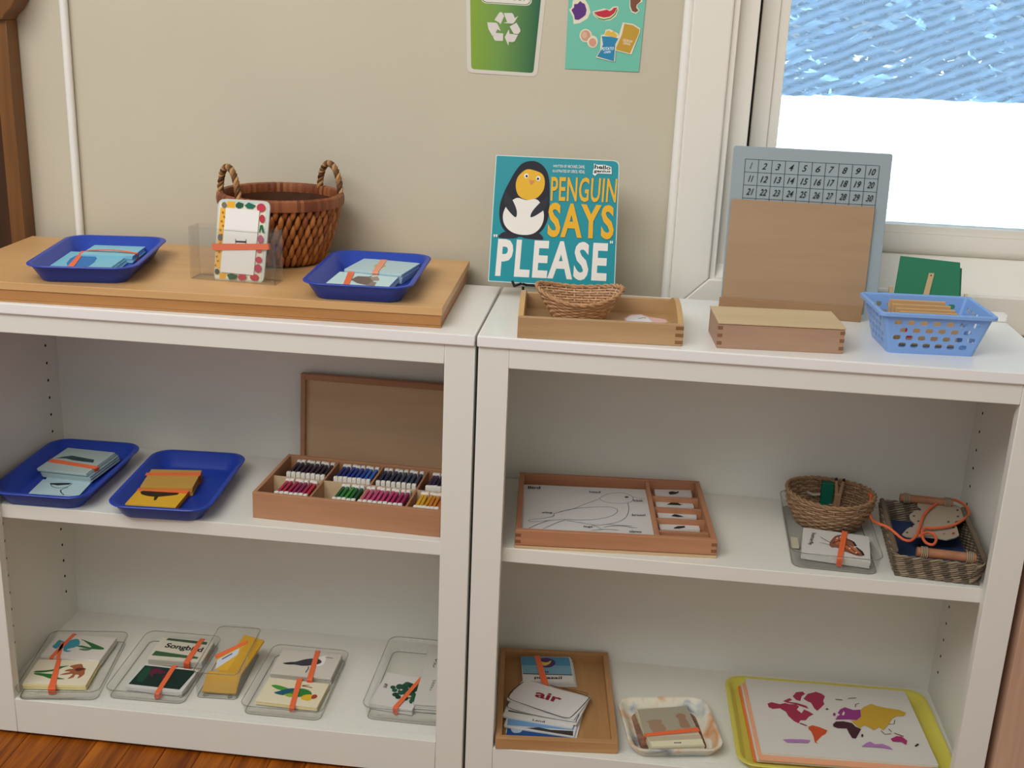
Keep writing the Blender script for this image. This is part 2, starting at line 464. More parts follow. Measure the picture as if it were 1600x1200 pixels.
# outdoors: bright ground, then a line of trees
tag(MB().box((-14, WY + 0.2, -0.55), (34, 60, -0.5), mat('#d9d6cc', 0.9, 0.1, var=0.05, vscale=0.6)).build('ground_outside'), kind='structure')
gm = [mat(c, 0.6, 0.2) for c in ('#41658a', '#6089b0', '#2b4f78', '#86aecb')]  # blue haze of the window screen is put into the leaf colours
seen = 0; hid = {'left': 0, 'right': 0}
for k in range(9):
    tx = -4 + k * 2.3 + random.uniform(-.3, .3); ty = 27 + random.uniform(-.6, 1.2); hh = random.uniform(5, 7)
    d_ = Vector((tx, ty, 0.8)) - CAM; uu = 800 + FPX * d_.dot(_r) / d_.dot(_f)
    if 1150 < uu < 1640:
        lb = 'leafy tree outside, %s from the left of those seen through the window' % ('first', 'second', 'third', 'fourth', 'fifth')[seen]; seen += 1
    else:
        sd_ = 'left' if uu < 1200 else 'right'; hid[sd_] += 1
        lb = 'leafy tree outside to the %s of the window view, %s of the hidden ones there' % (sd_, ('first', 'second', 'third', 'fourth', 'fifth', 'sixth')[hid[sd_] - 1])
    tr_ = Th('tree', lb, 'tree', frame((tx, ty, -0.5)), 'trees outside the window')
    MB().tube([(0, 0, 0), (0.1, 0, hh * .4), (0, .1, hh * .8)], 0.14, mat('#3d3228', 0.9), 7, rr=[.18, .13, .06]).build('trunk', tr_.o, smooth=True)
    mb = MB()
    for q in range(1500):
        a = random.uniform(0, 6.28); zz = hh * random.random() ** 1.7; rad = 1.55 * math.sqrt(random.random()) * (1.0 - 0.5 * (zz / hh) ** 2)
        c = Vector((rad * math.cos(a), rad * math.sin(a), zz)); s_ = random.uniform(.14, .32)
        R_ = Matrix.Rotation(random.uniform(0, 6.28), 3, 'Z') @ Matrix.Rotation(random.uniform(-1.2, 1.2), 3, 'X')
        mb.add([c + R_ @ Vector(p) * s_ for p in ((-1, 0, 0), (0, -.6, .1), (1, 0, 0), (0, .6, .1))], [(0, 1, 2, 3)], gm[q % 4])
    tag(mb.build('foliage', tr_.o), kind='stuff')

# ================================================================== BOOKCASES
SLZ, SRZ, BOTZ = H - 0.3215, H - 0.3225, H - 0.6495
D, F, TS = 0.29893, -0.29417, 0.01575
def bookcase(x0, label, shelf_z):
    W = 0.7605; x1 = x0 + W; st = 0.0423
    T = Th('bookcase', label, 'bookcase', frame((x0 + W / 2, 0, 0)), 'white bookcases')
    def P(name, *boxes, bevel=0.0012, m=shelf_m):
        mb = MB()
        for a, b in boxes: mb.box(a, b, m)
        o = mb.build(name, T.o, bevel=bevel, segs=2)
        o.data.transform(Matrix.Translation((-(x0 + W / 2), 0, 0)))
        return o
    P('top', ((x0 - 0.0018, -D, H - TS), (x1 + 0.010 if x0 > 0 else x1 - 0.0005, 0, H)), m=slab_m, bevel=0.0018)
    ft = 0.018; tz = H - TS
    P('stile', ((x0, F, 0), (x0 + st, F + ft, tz))); P('stile', ((x1 - st, F, 0), (x1, F + ft, tz)))
    P('top_rail', ((x0 + st, F, tz - 0.029), (x1 - st, F + ft, tz)))
    P('bottom_rail', ((x0 + st, F, 0.0), (x1 - st, F + ft, BOTZ)))
    sp = 0.0105; so = 0.0005
    for a in (x0 + so, x1 - so - sp):
        P('side_panel', ((a, F + ft, -0.006), (a + sp, -0.004, tz)))
    P('back_panel', ((x0 + so + sp, -0.010, 0.02), (x1 - so - sp, -0.004, tz)), bevel=0)
    P('bottom_panel', ((x0 + so + sp, F + ft - 0.0, BOTZ - 0.016), (x1 - so - sp, -0.010, BOTZ)), bevel=0)
    P('shelf', ((x0 + so + sp + 0.0005, F + ft + 0.0005, shelf_z - 0.0225), (x1 - so - sp - 0.0005, -0.011, shelf_z)))
    # rows of shelf-pin holes in the side panels
    mb = MB()
    for xs, sgn in ((x0 + so + sp, 1), (x1 - so - sp, -1)):
        for yy in (-0.2255, -0.0475):
            for k in range(20):
                zz = H - 0.0780 - k * 0.0302
                if BOTZ + .03 < zz < tz - .01 and abs(zz - shelf_z + .011) > .02:
                    mb.tube([(xs - sgn * 0.001, yy, zz), (xs + sgn * 0.0004, yy, zz)], 0.0024, dark_m, 8)
    o = mb.build('pin_holes', T.o); o['kind'] = 'stuff'; o.data.transform(Matrix.Translation((-(x0 + W / 2), 0, 0)))
    return T
bookcase(-0.7605, 'white open bookcase holding the blue trays and colour tablet box', SLZ)
bookcase(0.0043, 'white open bookcase under the window holding the map tray and bird puzzle', SRZ)

# brown wooden upright at the far left
wood_d = wood('#7d5124', '#5a3613', 'Z', 6, 14, 0.4, 0.4, name='brown_wood')
wood_dd = wood('#4a2c15', '#2f1a0b', 'Z', 6, 14, 0.5, 0.3, name='shaded_dark_wood')  # dark wood tone includes the shadow of the recess beside the post
hx = -0.8125
T = Th('hutch', 'brown wooden upright with a flared bracket and dark shaded panel, left of the bookcases', 'cabinet', frame((hx - 0.2, 0.02, 0)))
PP = [(0, 0), (0.0, 0), ]
edge = [atY(p, 0.03) for p in ((42, 372), (31, 250), (20, 130), (11.5, 31), (15, 23), (24, 14), (30, 3), (34, -10), (42, -60))]
ez = [(p.x - (hx - .2), p.z) for p in edge]
post_x0 = atY((9, 250), 0.03).x - (hx - .2)
MB().prism([(post_x0, 0), (ez[0][0], 0)] + [(ez[0][0], ez[0][1])] + ez[1:4] + [(post_x0, ez[3][1])], 0, 0.035, wood_d, fn=lambda x, y, z: (x, 0.04 - z, y)).build('post', T.o, bevel=0.001)
MB().prism([(post_x0 - .12, ez[3][1])] + ez[3:] + [(ez[-1][0], 2.0), (post_x0 - .12, 2.0)], 0, 0.045, wood_d, fn=lambda x, y, z: (x, 0.04 - z, y)).build('bracket', T.o, bevel=0.002)
MB().box((post_x0 - .25, 0.01, 0), (post_x0, 0.04, ez[3][1]), wood_dd).build('shaded_panel', T.o)

# wooden cupboard end at the right edge
cb = wood('#cfaa90', '#b48f78', 'Z', 5, 16, 0.55, 0.3, name='pale_brown_wood')
T = Th('cupboard', 'pale brown wooden cupboard standing right of the bookcases', 'cabinet', frame((0.98, -0.15, 0)))
MB().box((-0.205, -0.149, -0.006), (0.2, 0.14, 0.60), cb).build('body', T.o, bevel=0.0015)
MB().box((-0.2045, -0.152, 0.60), (0.2, 0.14, 0.615), cb).build('top', T.o, bevel=0.0015)

# ================================================================== TOP OF THE LEFT BOOKCASE
K1 = cv(0, 220, 4); K2 = cv(280, 220, 3.3333); K4 = cv(740, 220, 3.5306); K5 = cv(1080, 200, 3.0769); K8 = cv(0, 640, 4)
K9 = cv(370, 560, 4); K10 = cv(0, 960, 4.4444); K11 = cv(340, 960, 4.4444); K12 = cv(780, 710, 4.4444); K13 = cv(1200, 720, 4.4444)
K14 = cv(760, 990, 4.2105); K15 = cv(1120, 1030, 3.3333); K16 = cv(1360, 360, 6.6667); K17 = cv(1080, 420, 5.3333); K18 = cv(755, 235, 7.2727)
K19 = cv(755, 360, 5); K20 = cv(870, 0, 10); K21 = cv(720, 0, 9.2308); T1 = cv(0, 360, 6)
P1 = cv(290, 300, 7.5); P2 = cv(480, 380, 8); P3 = cv(20, 680, 8); P4 = cv(20, 980, 8.8889); P5 = cv(160, 970, 6.1538)
P6 = cv(370, 1000, 8.4211); P7 = cv(550, 980, 7.5); P8 = cv(380, 700, 5)
Q1 = cv(1220, 730, 7.0611); Q2 = cv(1360, 740, 7.06); Q3 = cv(770, 1000, 6.6667); Q4 = cv(960, 1080, 8.8889); Q5 = cv(1170, 1060, 5.3333)
Q7 = cv(330, 250, 6.668); Q8 = cv(1340, 390, 6.6652)
ORG = '#f0713f'
band_m = mat('#ef7042', 0.5, 0.4, name='orange_rubber')

# flat wooden box
bh = 0.029
fr_ = atZ((689.5, 513), H); bA = math.radians(1.6)
bw, bd = 0.735, 0.318
oak_b = wood('#d6aa76', '#c99c68', 'X', 7, 12, 0.42, 0.4, name='oak_veneer', fine=.6)
oak_s = wood('#b98550', '#a26f3d', 'X', 7, 12, 0.42, 0.4, name='oak_edge', fine=.6)
BM = frame(fr_, bA, H)
T = Th('wooden_box', 'large flat wooden box lying along the top of the left bookcase', 'box', BM)
MB().box((-bw, 0.0, 0), (0, bd, 0.003), oak_s).build('base', T.o, bevel=0.0008)
MB().box((-bw + .001, 0.0012, 0.003), (-0.001, bd - .001, 0.0175), oak_s).build('body', T.o, bevel=0.0006)
MB().box((-bw, -0.0005, 0.0175), (0.0008, bd, bh), oak_b).build('lid', T.o, bevel=0.0010)
BZ = H + bh

def band(t, A, B, zt, zb, w0, w1=None, th=0.0007, name='rubber_band', lift=0.0, parent=None, m=None):
    """elastic band round a stack, over the top from A to B (local x, y)"""
    w1 = w1 or w0; A = Vector(A); B = Vector(B); d = (B - A).normalized(); n = Vector((-d.y, d.x))
    A2 = A - d * 0.0008; B2 = B + d * 0.0008
    N = 8; loop = []
    for k in range(N + 1):
        u = k / N; p = A2.lerp(B2, u); loop.append((p, zt + th + lift * math.sin(math.pi * u), (w0 * (1 - u) + w1 * u)))
    loop.append((B2 + d * th, zt - 0.0005, w1)); loop.append((B2 + d * th, zb + 0.0005, w1))
    loop.append((B2, zb + 0.0002, w1)); loop.append((A2, zb + 0.0002, w0))
    loop.append((A2 - d * th, zb + 0.0005, w0)); loop.append((A2 - d * th, zt - 0.0005, w0))
    mb = MB(); c = sum((Vector((p.x, p.y, z)) for p, z, _ in loop), Vector()) / len(loop)
    R = []
    for p, z, w_ in loop:
        q = Vector((p.x, p.y, z)); e = (q - c); e = Vector((0, 0, math.copysign(th, e.z)))
        nn = Vector((n.x, n.y, 0)) * (w_ / 2)
        R.append([q - nn, q + nn, q + nn - e, q - nn - e])
    R.append(R[0])
    mb.rings(R, m or band_m, False, False)
    return mb.build(name, parent or t.o, smooth=True, angle=50)

def deck(name, label, K, cs, zb, th, side, top, n=5, jit=0.0007, r=0.001, items=(), bands=(), group=None, w=None, d=None, ang=None, Ka=None, shift=(0, 0), cat='cards'):
    """bundle of cards; cs: front-left, front-right, back-right, back-left corners of the top card in the crop K"""
    c, a, w_, d_ = rect([K(*p) for p in cs], zb + th, w, d, ang)
    T = Th(name, label, cat, frame(c, a, zb), group)
    T.w, T.d, T.h = w_, d_, th
    ct = th / n; mb = MB(); rnd = random.Random(hash(label) % 1000 if False else len(label))
    sm_ = mat(side, 0.65, 0.25)
    for k in range(n - 1):
        ox = rnd.uniform(-jit, jit) + shift[0] * (1 - k / n); oy = rnd.uniform(-jit, jit) + shift[1] * (1 - k / n)
        mb.prism([(x + ox, y + oy) for x, y in rrect(w_, d_, r, 2)], k * ct + 0.0001, (k + 1) * ct - 0.0001, sm_)
    if n > 1: mb.build('card_stack', T.o)
    tcard = MB().prism(rrect(w_, d_, r, 3), (n - 1) * ct, th, mat(top, 0.5, 0.35)).build('top_card', T.o)
    if items: art(T, Ka or K, items, th, 'picture', tcard)
    for bnd in bands:
        A, B = (T.px((Ka or K)(*p), th) for p in bnd[:2])
        band(T, A, B, th + DZ * (len(items) + 2), 0.0, *bnd[2:])
    return T

# blue plastic trays
blue_m = mat('#1b3fa8', 0.38, 0.45, bump=0.02, bscale=500, name='blue_plastic')
def tray_mesh(w, d, h, r, m, slope=0.020, lip=0.006, th=0.002):
    mb = MB()
    mb.rings(tray_rings(w, d, r, [(slope, 0, .7), (slope - .002, .0015, .7), (lip, h - .004, .8), (lip - .001, h - .0025, .8), (0.0004, h - .002, 1), (0, h - .001, 1),
                                  (0.0008, h, 1), (lip, h, .9), (lip + .0015, h - .0008, .9), (slope + .001, th + .002, .75), (slope + .004, th, .75)]), m)
    return mb
BTW, BTD, BTH = 0.156, 0.236, 0.026
tray_me = tray_mesh(BTW, BTD, BTH, 0.032, blue_m)
def blue_tray(label, cs, zb, ang=None):
    c, a, w_, d_ = rect(cs, zb + BTH, ang=ang)
    T = Th('blue_tray', label, 'tray', frame(c, a, zb), 'blue plastic trays')
    tray_me.build('tray', T.o, smooth=True, angle=50)
    return T
blue_tray('blue plastic tray on the wooden box, left of the clear card holder', quad(K1, [(215, 790), (800, 800)], [(1035, 650), (880, 770)], [(430, 580), (960, 597)], [(165, 745), (400, 590)]), BZ)
blue_tray('blue plastic tray on the wooden box, right of the handled basket', quad(K2, [(690, 740), (1180, 778)], [(1300, 610), (1230, 750)], [(850, 565), (1240, 585)], [(655, 710), (790, 580)]), BZ)
blue_tray('blue plastic tray with grey cards at the left of the bookcase shelf', quad(K8, [(40, 520), (460, 545)], [(870, 250), (560, 510)], [(400, 185), (800, 210)], [(0, 440), (300, 215)]), SLZ)
blue_tray('blue plastic tray with yellow cards in the middle of the bookcase shelf', quad(K8, [(760, 603), (1240, 632)], [(1515, 320), (1330, 590)], [(1030, 250), (1430, 270)], [(690, 540), (960, 280)]), SLZ)
TB = 0.0024
# cards in the first tray
zz = BZ + TB
LB = '#7cc3da'
deck('card_bundle', 'pale blue cards with a darker blue shape, front bundle in the left upper tray', K1, [(285, 776), (700, 797), (800, 705), (400, 688)], zz, 0.008, '#8ec6d8', LB, 6, 0.001, shift=(0.004, 0),
     items=[('p', '#2a77bd', [(425, 790), (415, 765), (440, 735), (480, 715), (530, 712), (590, 714), (607, 735), (590, 760), (555, 785), (520, 793)])], bands=[((440, 790), (520, 693), .009, .006)])
deck('card_bundle', 'pale blue cards, back bundle in the left tray on the wooden box', K1, [(520, 708), (838, 722), (893, 664), (582, 648)], zz, 0.011, '#8ec6d8', '#8ccbdc', 6, 0.001, bands=[((545, 688), (855, 705), .006, .006, .0007, 'rubber_band', .003)])
# cards in the second tray
deck('card_bundle', 'pale cards with a grey rock shape, front bundle in the right upper tray', P2, [(245, 510), (1030, 555), (1125, 415), (400, 342)], zz, 0.010, '#bcd3da', '#c7e2e6', 8, 0.0008,
     items=[('p', '#75645c', [(540, 455), (630, 412), (770, 418), (820, 402), (790, 432), (835, 470), (750, 528), (625, 500)]), ('p', '#a0938b', [(775, 428), (880, 415), (905, 455), (885, 472), (820, 470)]), ('p', '#8b7d75', [(765, 515), (805, 480), (870, 492), (835, 540), (755, 540)])],
     bands=[((480, 535), (560, 350), .008, .010)])
deck('card_bundle', 'pale cards with a small yellow picture, back bundle in the right upper tray', P2, [(515, 315), (1205, 408), (1365, 250), (700, 182)], zz, 0.014, '#a9bfc8', '#b8d2d8', 8, 0.0008,
     items=[('p', '#c3b15a', [(835, 275), (870, 262), (960, 265), (990, 290), (930, 310), (880, 330), (850, 310)])], bands=[((850, 365), (960, 212), .009, .010, .0007, 'rubber_band', 0.0, None, mat('#eda07c', 0.5))])
# cards in the shelf trays
zz = SLZ + TB
GC = '#b2cbd0'
deck('picture_card', 'pale grey-blue card with a dark hooked drawing, foremost in the shelf tray of grey cards', P3, [(225, 720), (845, 765), (955, 585), (370, 540)], zz, 0.002, '#bccdd0', '#b4d0d6', 2,
     items=[('p', INK, [(465, 600), (750, 595), (700, 618), (560, 628), (480, 615)]), ('l', INK, [(470, 605), (500, 645), (580, 660), (680, 645), (745, 605)], .0012, 1), ('l', INK, [(690, 650), (610, 680), (600, 710), (640, 748)], .0016, 1)], cat='card')
deck('picture_card', 'pale grey-blue card lying between the hooked drawing and the banded bundle', P3, [(385, 585), (985, 590), (1100, 380), (560, 360)], zz + .0021, 0.0015, '#bccdd0', '#aecbd2', 2,
     items=[('p', INK, [(480, 490), (640, 480), (640, 500), (540, 512)])], cat='card')
deck('card_bundle', 'grey cards with a dark green picture and orange band in the left shelf tray', P3, [(330, 415), (925, 490), (1250, 225), (680, 145)], zz + .0037, 0.014, '#9fb2b2', '#aebfbd', 8, 0.0014, shift=(0.008, 0.002),
     items=[('p', '#31464a', [(540, 290), (620, 270), (740, 255), (1020, 308), (1005, 345), (760, 315), (660, 290)])], bands=[((470, 318), (1040, 410), .012, .011)])
YC = '#d9a93a'
deck('card_bundle', 'yellow cards with a dark tree picture and orange band in the shelf tray', K8, [(770, 592), (1105, 608), (1175, 510), (870, 480)], zz, 0.008, '#c98a2c', '#e2b02e', 6, 0.0006,
     items=[('p', '#2c2519', [(875, 515), (900, 505), (1000, 500), (1120, 520), (1110, 532), (1050, 540), (990, 545), (975, 565), (960, 567), (965, 545), (920, 540), (885, 530)]) ],
     bands=[((838, 497), (1172, 517), .010, .009)])
deck('card_bundle', 'plain dull yellow cards behind the tree cards in the shelf tray', K8, [(885, 478), (1205, 490), (1258, 380), (940, 372)], zz, 0.014, '#bd8a3a', '#c39a45', 7, 0.0006, bands=[((915, 405), (1250, 405), .010, .012)])

# clear card holder with the bordered card
T = Th('card_holder', 'clear acrylic card holder standing in front of the handled basket', 'card holder', frame((-0.3685, -0.1905, BZ), math.radians(-4.5)))
ac = clear('#fafaf9', 0.04, 1.5, 'acrylic', 0.012)
aw, ad, ah, at_ = 0.131, 0.032, 0.077, 0.0025
for nm, a, b in (('front_panel', (-aw / 2, -ad / 2, 0), (aw / 2, -ad / 2 + at_, ah)), ('back_panel', (-aw / 2, ad / 2 - at_, 0), (aw / 2, ad / 2, ah)),
                 ('side_panel', (-aw / 2, -ad / 2 + at_, 0), (-aw / 2 + at_, ad / 2 - at_, ah)), ('side_panel', (aw / 2 - at_, -ad / 2 + at_, 0), (aw / 2, ad / 2 - at_, ah)),
                 ('bottom_panel', (-aw / 2 + at_, -ad / 2 + at_, 0), (aw / 2 - at_, ad / 2 - at_, at_))):
    MB().box(a, b, ac).build(nm, T.o)
yb = -0.196
M, L = plane_frame(atY(P1(326, 1046), yb), atY(P1(912, 1066), yb), math.radians(7))
T = Th('bordered_card', 'laminated card with a fruit and honeycomb border and orange band in the clear holder', 'card', M)
def qpts(pts, K=P1): return [T.px(K(*p)) for p in pts]
cs = qpts([(330, 1046), (912, 1070), (1012, 100), (398, 75)])
def round_poly(Q, r, n=4):
    Q = [Vector(q) for q in Q]; out = []
    for i, p in enumerate(Q):
        a = (Q[i - 1] - p).normalized(); b = (Q[(i + 1) % len(Q)] - p).normalized()
        for k in range(n + 1):
            u = k / n
            out.append(tuple(p + a * r * (1 - u) ** 2 + b * r * u ** 2))
    return out
out_l = round_poly(cs, 0.011)
MB().prism(out_l, -0.004, -0.0015, mat('#d9d5cc', 0.5)).build('card_stack', T.o)
MB().prism(out_l, -0.0012, 0, mat('#cfd6cf', 0.25, 0.5)).build('laminated_sheet', T.o)
its = [('p', '#e9e6cf', [(350, 1010), (880, 1035), (965, 140), (415, 120)]),
       ('p', '#f0b84a', [(345, 880), (405, 905), (485, 200), (425, 175)]),
       ('p', '#f0b032', [(505, 105), (600, 110), (590, 185), (500, 180)]), ('p', '#f0b032', [(400, 950), (480, 950), (470, 1015), (400, 1010)])]
for i in range(13):
    its.append(('e', '#b9741d', (362 + i * 8.2 + (14 if i % 2 else -8) + (0), 860 - i * 52), 12, 13))
its += [('e', '#7d7466', (470, 150), 30, 35), ('e', '#6f675b', (415, 530), 26, 40), ('e', '#5d5549', (375, 930), 28, 34),
        ('p', '#27583f', [(605, 140), (640, 110), (700, 130), (690, 170), (640, 190), (605, 170)]), ('p', '#1f6a5a', [(710, 150), (760, 115), (845, 150), (800, 190), (740, 185)]),
        ('e', '#c23c4d', (905, 175), 52, 50), ('e', '#bd3545', (915, 305), 32, 48), ('p', '#1f6a45', [(890, 380), (920, 375), (940, 470), (915, 470), (905, 410), (885, 470), (875, 460)]),
        ('e', '#b05a78', (893, 545), 36, 50), ('e', '#cf4b57', (875, 680), 30, 25), ('e', '#c43d4e', (868, 785), 38, 38), ('e', '#bb3c58', (858, 885), 42, 50), ('e', '#bf3446', (815, 990), 52, 38), ('e', '#c43d4e', (670, 990), 50, 34),
        ('p', '#2d5c3e', [(490, 965), (540, 950), (620, 970), (600, 1010), (520, 1020)]),
        ('p', '#efedea', [(418, 935), (805, 965), (888, 210), (495, 180)]), ('l', '#8d8a86', [(470, 445), (872, 470)], .0006),
        ('p', INK, [(600, 565), (725, 568), (725, 590), (600, 586)]), ('p', INK, [(598, 545), (606, 545), (606, 602), (598, 602)]), ('p', INK, [(720, 548), (728, 548), (728, 606), (720, 606)])]
art(T, P1, its, 0.0, 'picture')
A = Vector(T.px(P1(335, 642))); B = Vector(T.px(P1(982, 628)))
band(T, A, B, 0.0028, -0.0042, .0095, .0085)

# brown handled basket
def basket_brown():
    cx, cy = -0.3465, -0.040
    T = Th('basket', 'brown woven basket with two braided handles behind the clear card holder', 'basket', frame((cx, cy, BZ)))
    prof = [(0.050, 0.0), (0.060, 0.005), (0.067, 0.016), (0.076, 0.040), (0.0835, 0.065), (0.088, 0.084), (0.0895, 0.095)]
    def rad(z):
        for (r0, z0), (r1, z1) in zip(prof, prof[1:]):
            if z <= z1: return r0 + (r1 - r0) * (z - z0) / (z1 - z0)
        return prof[-1][0]
    N = 48
    ring = lambda r, z: [(r * math.cos(2 * math.pi * k / N), r * math.sin(2 * math.pi * k / N), z) for k in range(N)]
    mb = MB(); bm_ = mat('#4a2a17', 0.7, 0.25, var=.2, vscale=60)
    mb.rings([ring(0.0001, 0)] + [ring(r - .002, z) for r, z in prof] + [ring(r - .005, z) for r, z in reversed(prof[2:])] + [ring(0.055, 0.008), ring(.0001, .008)], bm_, False, False)
    mb.build('shell', T.o, smooth=True)
    mb = MB(); ms = [mat(c, 0.42, 0.4) for c in ('#9c5b2a', '#ad6a33', '#8a4b1f', '#b87438')]
    rows = 6; cols = 44
    for r_ in range(rows):
        z0 = 0.004 + r_ * 0.0155 - 0.004; z1 = z0 + 0.0245
        for c_ in range(cols):
            a0 = 2 * math.pi * (c_ + 0.5 * (r_ % 2)) / cols
            path = []; rr = []
            for k in range(6):
                u = k / 5; z = max(0.002, z0 + (z1 - z0) * u); a = a0 + 0.035 * (u - .5) + .004 * math.sin(c_ * 3.1)
                q = rad(z) - 0.0008 + 0.0022 * math.sin(math.pi * u)
                path.append((q * math.cos(a), q * math.sin(a), z)); rr.append(0.0012 + 0.0034 * math.sin(math.pi * u) ** .7)
            mb.tube(path, .003, ms[(c_ * 5 + r_ * 3) % 4], 6, rr=rr)
    tag(mb.build('weave', T.o, smooth=True, angle=80), kind='stuff')
    # wrapped rim
    NN = 110; R = []
    for k in range(NN):
        a = 2 * math.pi * k / NN; g = 0.0008 * (k % 2)
        R.append([((r + (g if r > .09 else -g)) * math.cos(a), (r + (g if r > .09 else -g)) * math.sin(a), z) for r, z in
                  ((0.0915, 0.0905), (0.0965, 0.092), (0.0975, 0.099), (0.0965, 0.1065), (0.0930, 0.1095), (0.0885, 0.108), (0.0865, 0.100), (0.0875, 0.093))])
    R.append(R[0]); mb = MB(); rm = [mat(c, 0.45, 0.4) for c in ('#8f5230', '#7a4023', '#9a5c36', '#84482a', '#6f3a20')]
    for k in range(NN): mb.rings(R[k:k + 2], rm[(k * 7 + k // 3) % 5], False, False)
    mb.build('rim', T.o, smooth=True, angle=30)
    rz = 0.106
    for t0, t1 in ((193, 244), (64, 13)):
        p0, p1 = (Vector((.0915 * math.cos(math.radians(t)), .0915 * math.sin(math.radians(t)), rz - .006)) for t in (t0, t1))
        hm = MB(); ms2 = [mat(c, 0.5, 0.35) for c in ('#5a3a20', '#8a6038', '#b68a58')]
        mid_ = (p0 + p1) / 2; hgt = 0.049
        for s_ in range(3):
            path = []
            for k in range(61):
                u = k / 60; ang = math.pi * u
                e = (p1 - p0) / 2 * 1.02
                c = mid_ - e * math.cos(ang) + Vector((0, 0, hgt * math.sin(ang) ** .75 - 0.006 * (1 - math.sin(ang))))
                tdir = (e * math.sin(ang) + Vector((0, 0, hgt * math.cos(ang)))).normalized()
                n1 = tdir.orthogonal().normalized() if False else e.cross(Vector((0, 0, 1))).normalized(); n2 = tdir.cross(n1)
                ph = s_ * 2.094 + u * 2 * math.pi * 6.5
                path.append(c + (n1 * math.cos(ph) + n2 * math.sin(ph)) * 0.0028)
            hm.tube(path, 0.0027, ms2[s_], 6)
        hm.build('handle', T.o, smooth=True, angle=80)
basket_brown()

# ================================================================== POSTERS
def wall_sheet(name, label, cat, bl, br, off=0.0012):
    M, L = plane_frame(atY(bl, WY - off), atY(br, WY - off), 0.0)
    return Th(name, label, cat, M)
T = wall_sheet('recycling_poster', 'green poster with a white recycling symbol on the wall above the penguin book', 'poster', K21(95, 1050), K21(1110, 1110))
def up(p, q, k):                  # continue an edge upwards past the frame
    return (p[0] + (q[0] - p[0]) * k, p[1] + (q[1] - p[1]) * k)
oq = [T.px(K21(*p)) for p in [(92, 1047), (1100, 1115), up((1100, 1115), (1215, 0), 2.0), up((92, 1047), (72, 0), 2.1)]]
MB().prism(round_poly(oq, .009), -0.001, 0.0, mat('#d8d2c6', 0.5)).build('backing', T.o)
g = bpy.data.materials.new('green_gradient_print'); g.use_nodes = True
nt = g.node_tree; b = nt.nodes['Principled BSDF']; b.inputs['Roughness'].default_value = .5
tc = nt.nodes.new('ShaderNodeTexCoord'); sx = nt.nodes.new('ShaderNodeSeparateXYZ'); nt.links.new(tc.outputs['Object'], sx.inputs[0])
mr = nt.nodes.new('ShaderNodeMapRange'); mr.inputs['From Min'].default_value = 0.0; mr.inputs['From Max'].default_value = 0.106
nt.links.new(sx.outputs['X'], mr.inputs['Value']); rp = nt.nodes.new('ShaderNodeValToRGB')
rp.color_ramp.elements[0].color = lin('#86a629'); rp.color_ramp.elements[1].color = lin('#25623f')
e = rp.color_ramp.elements.new(.45); e.color = lin('#6f9a45')
nt.links.new(mr.outputs[0], rp.inputs['Fac']); nt.links.new(rp.outputs['Color'], b.inputs['Base Color'])
iq = [T.px(K21(*p)) for p in [(150, 995), (1045, 1060), up((1045, 1060), (1150, 0), 1.9), up((150, 995), (130, 0), 1.95)]]
mb = MB(); mb.keep = True; mb.poly(round_poly(iq, .005), DZ, g); mb.build('green_print', T.o)
W_ = '#ddd6cf'
art(T, K21, [('p', '#e3dfd2', [(295, -120), (1025, -120), (1015, 40), (985, 75), (940, 88), (350, 48), (305, 25), (295, 0)]), ('p', '#2b5a3a', [(305, -120), (1005, -120), (1000, 30), (975, 62), (935, 76), (355, 36), (318, 18), (306, 0)]),
             ('p', '#e3dfd2', [(313, -120), (997, -120), (992, 25), (968, 54), (932, 68), (358, 28), (325, 10), (314, -5)]), ('t', '#8e8b80', 'OUT', [(735, 8), (935, 22), (945, -75), (740, -85)], .01),
             ('p', W_, [(480, 290), (545, 190), (570, 175), (600, 190), (622, 235), (570, 355), (545, 325)]), ('p', W_, [(615, 190), (730, 190), (750, 205), (775, 265), (825, 232), (770, 325), (745, 345), (610, 335), (665, 318), (640, 260)]),
             ('p', W_, [(700, 385), (800, 330), (855, 430), (855, 460), (825, 495), (760, 490)]), ('p', W_, [(690, 425), (700, 490), (822, 505), (775, 600), (745, 612), (690, 605), (685, 665), (630, 540)]),
             ('p', W_, [(490, 475), (610, 485), (605, 595), (500, 590), (480, 575), (462, 530)]), ('p', W_, [(378, 322), (505, 330), (525, 345), (575, 450), (525, 425), (500, 480), (455, 525), (395, 420)])], DZ * 2, 'printed_symbol')
T = wall_sheet('food_poster', 'turquoise poster with food pictures on the wall beside the window pipe', 'poster', K20(128, 1075), K20(1282, 1118))
fq = [T.px(K20(*p)) for p in [(128, 1075), (1282, 1118), up((1282, 1118), (1395, 0), 2.2), up((128, 1075), (188, 0), 2.2)]]
MB().prism(fq, -0.0006, 0, mat('#72c3ac', 0.35, 0.5)).build('sheet', T.o)
C_ = '#e6dfc6'
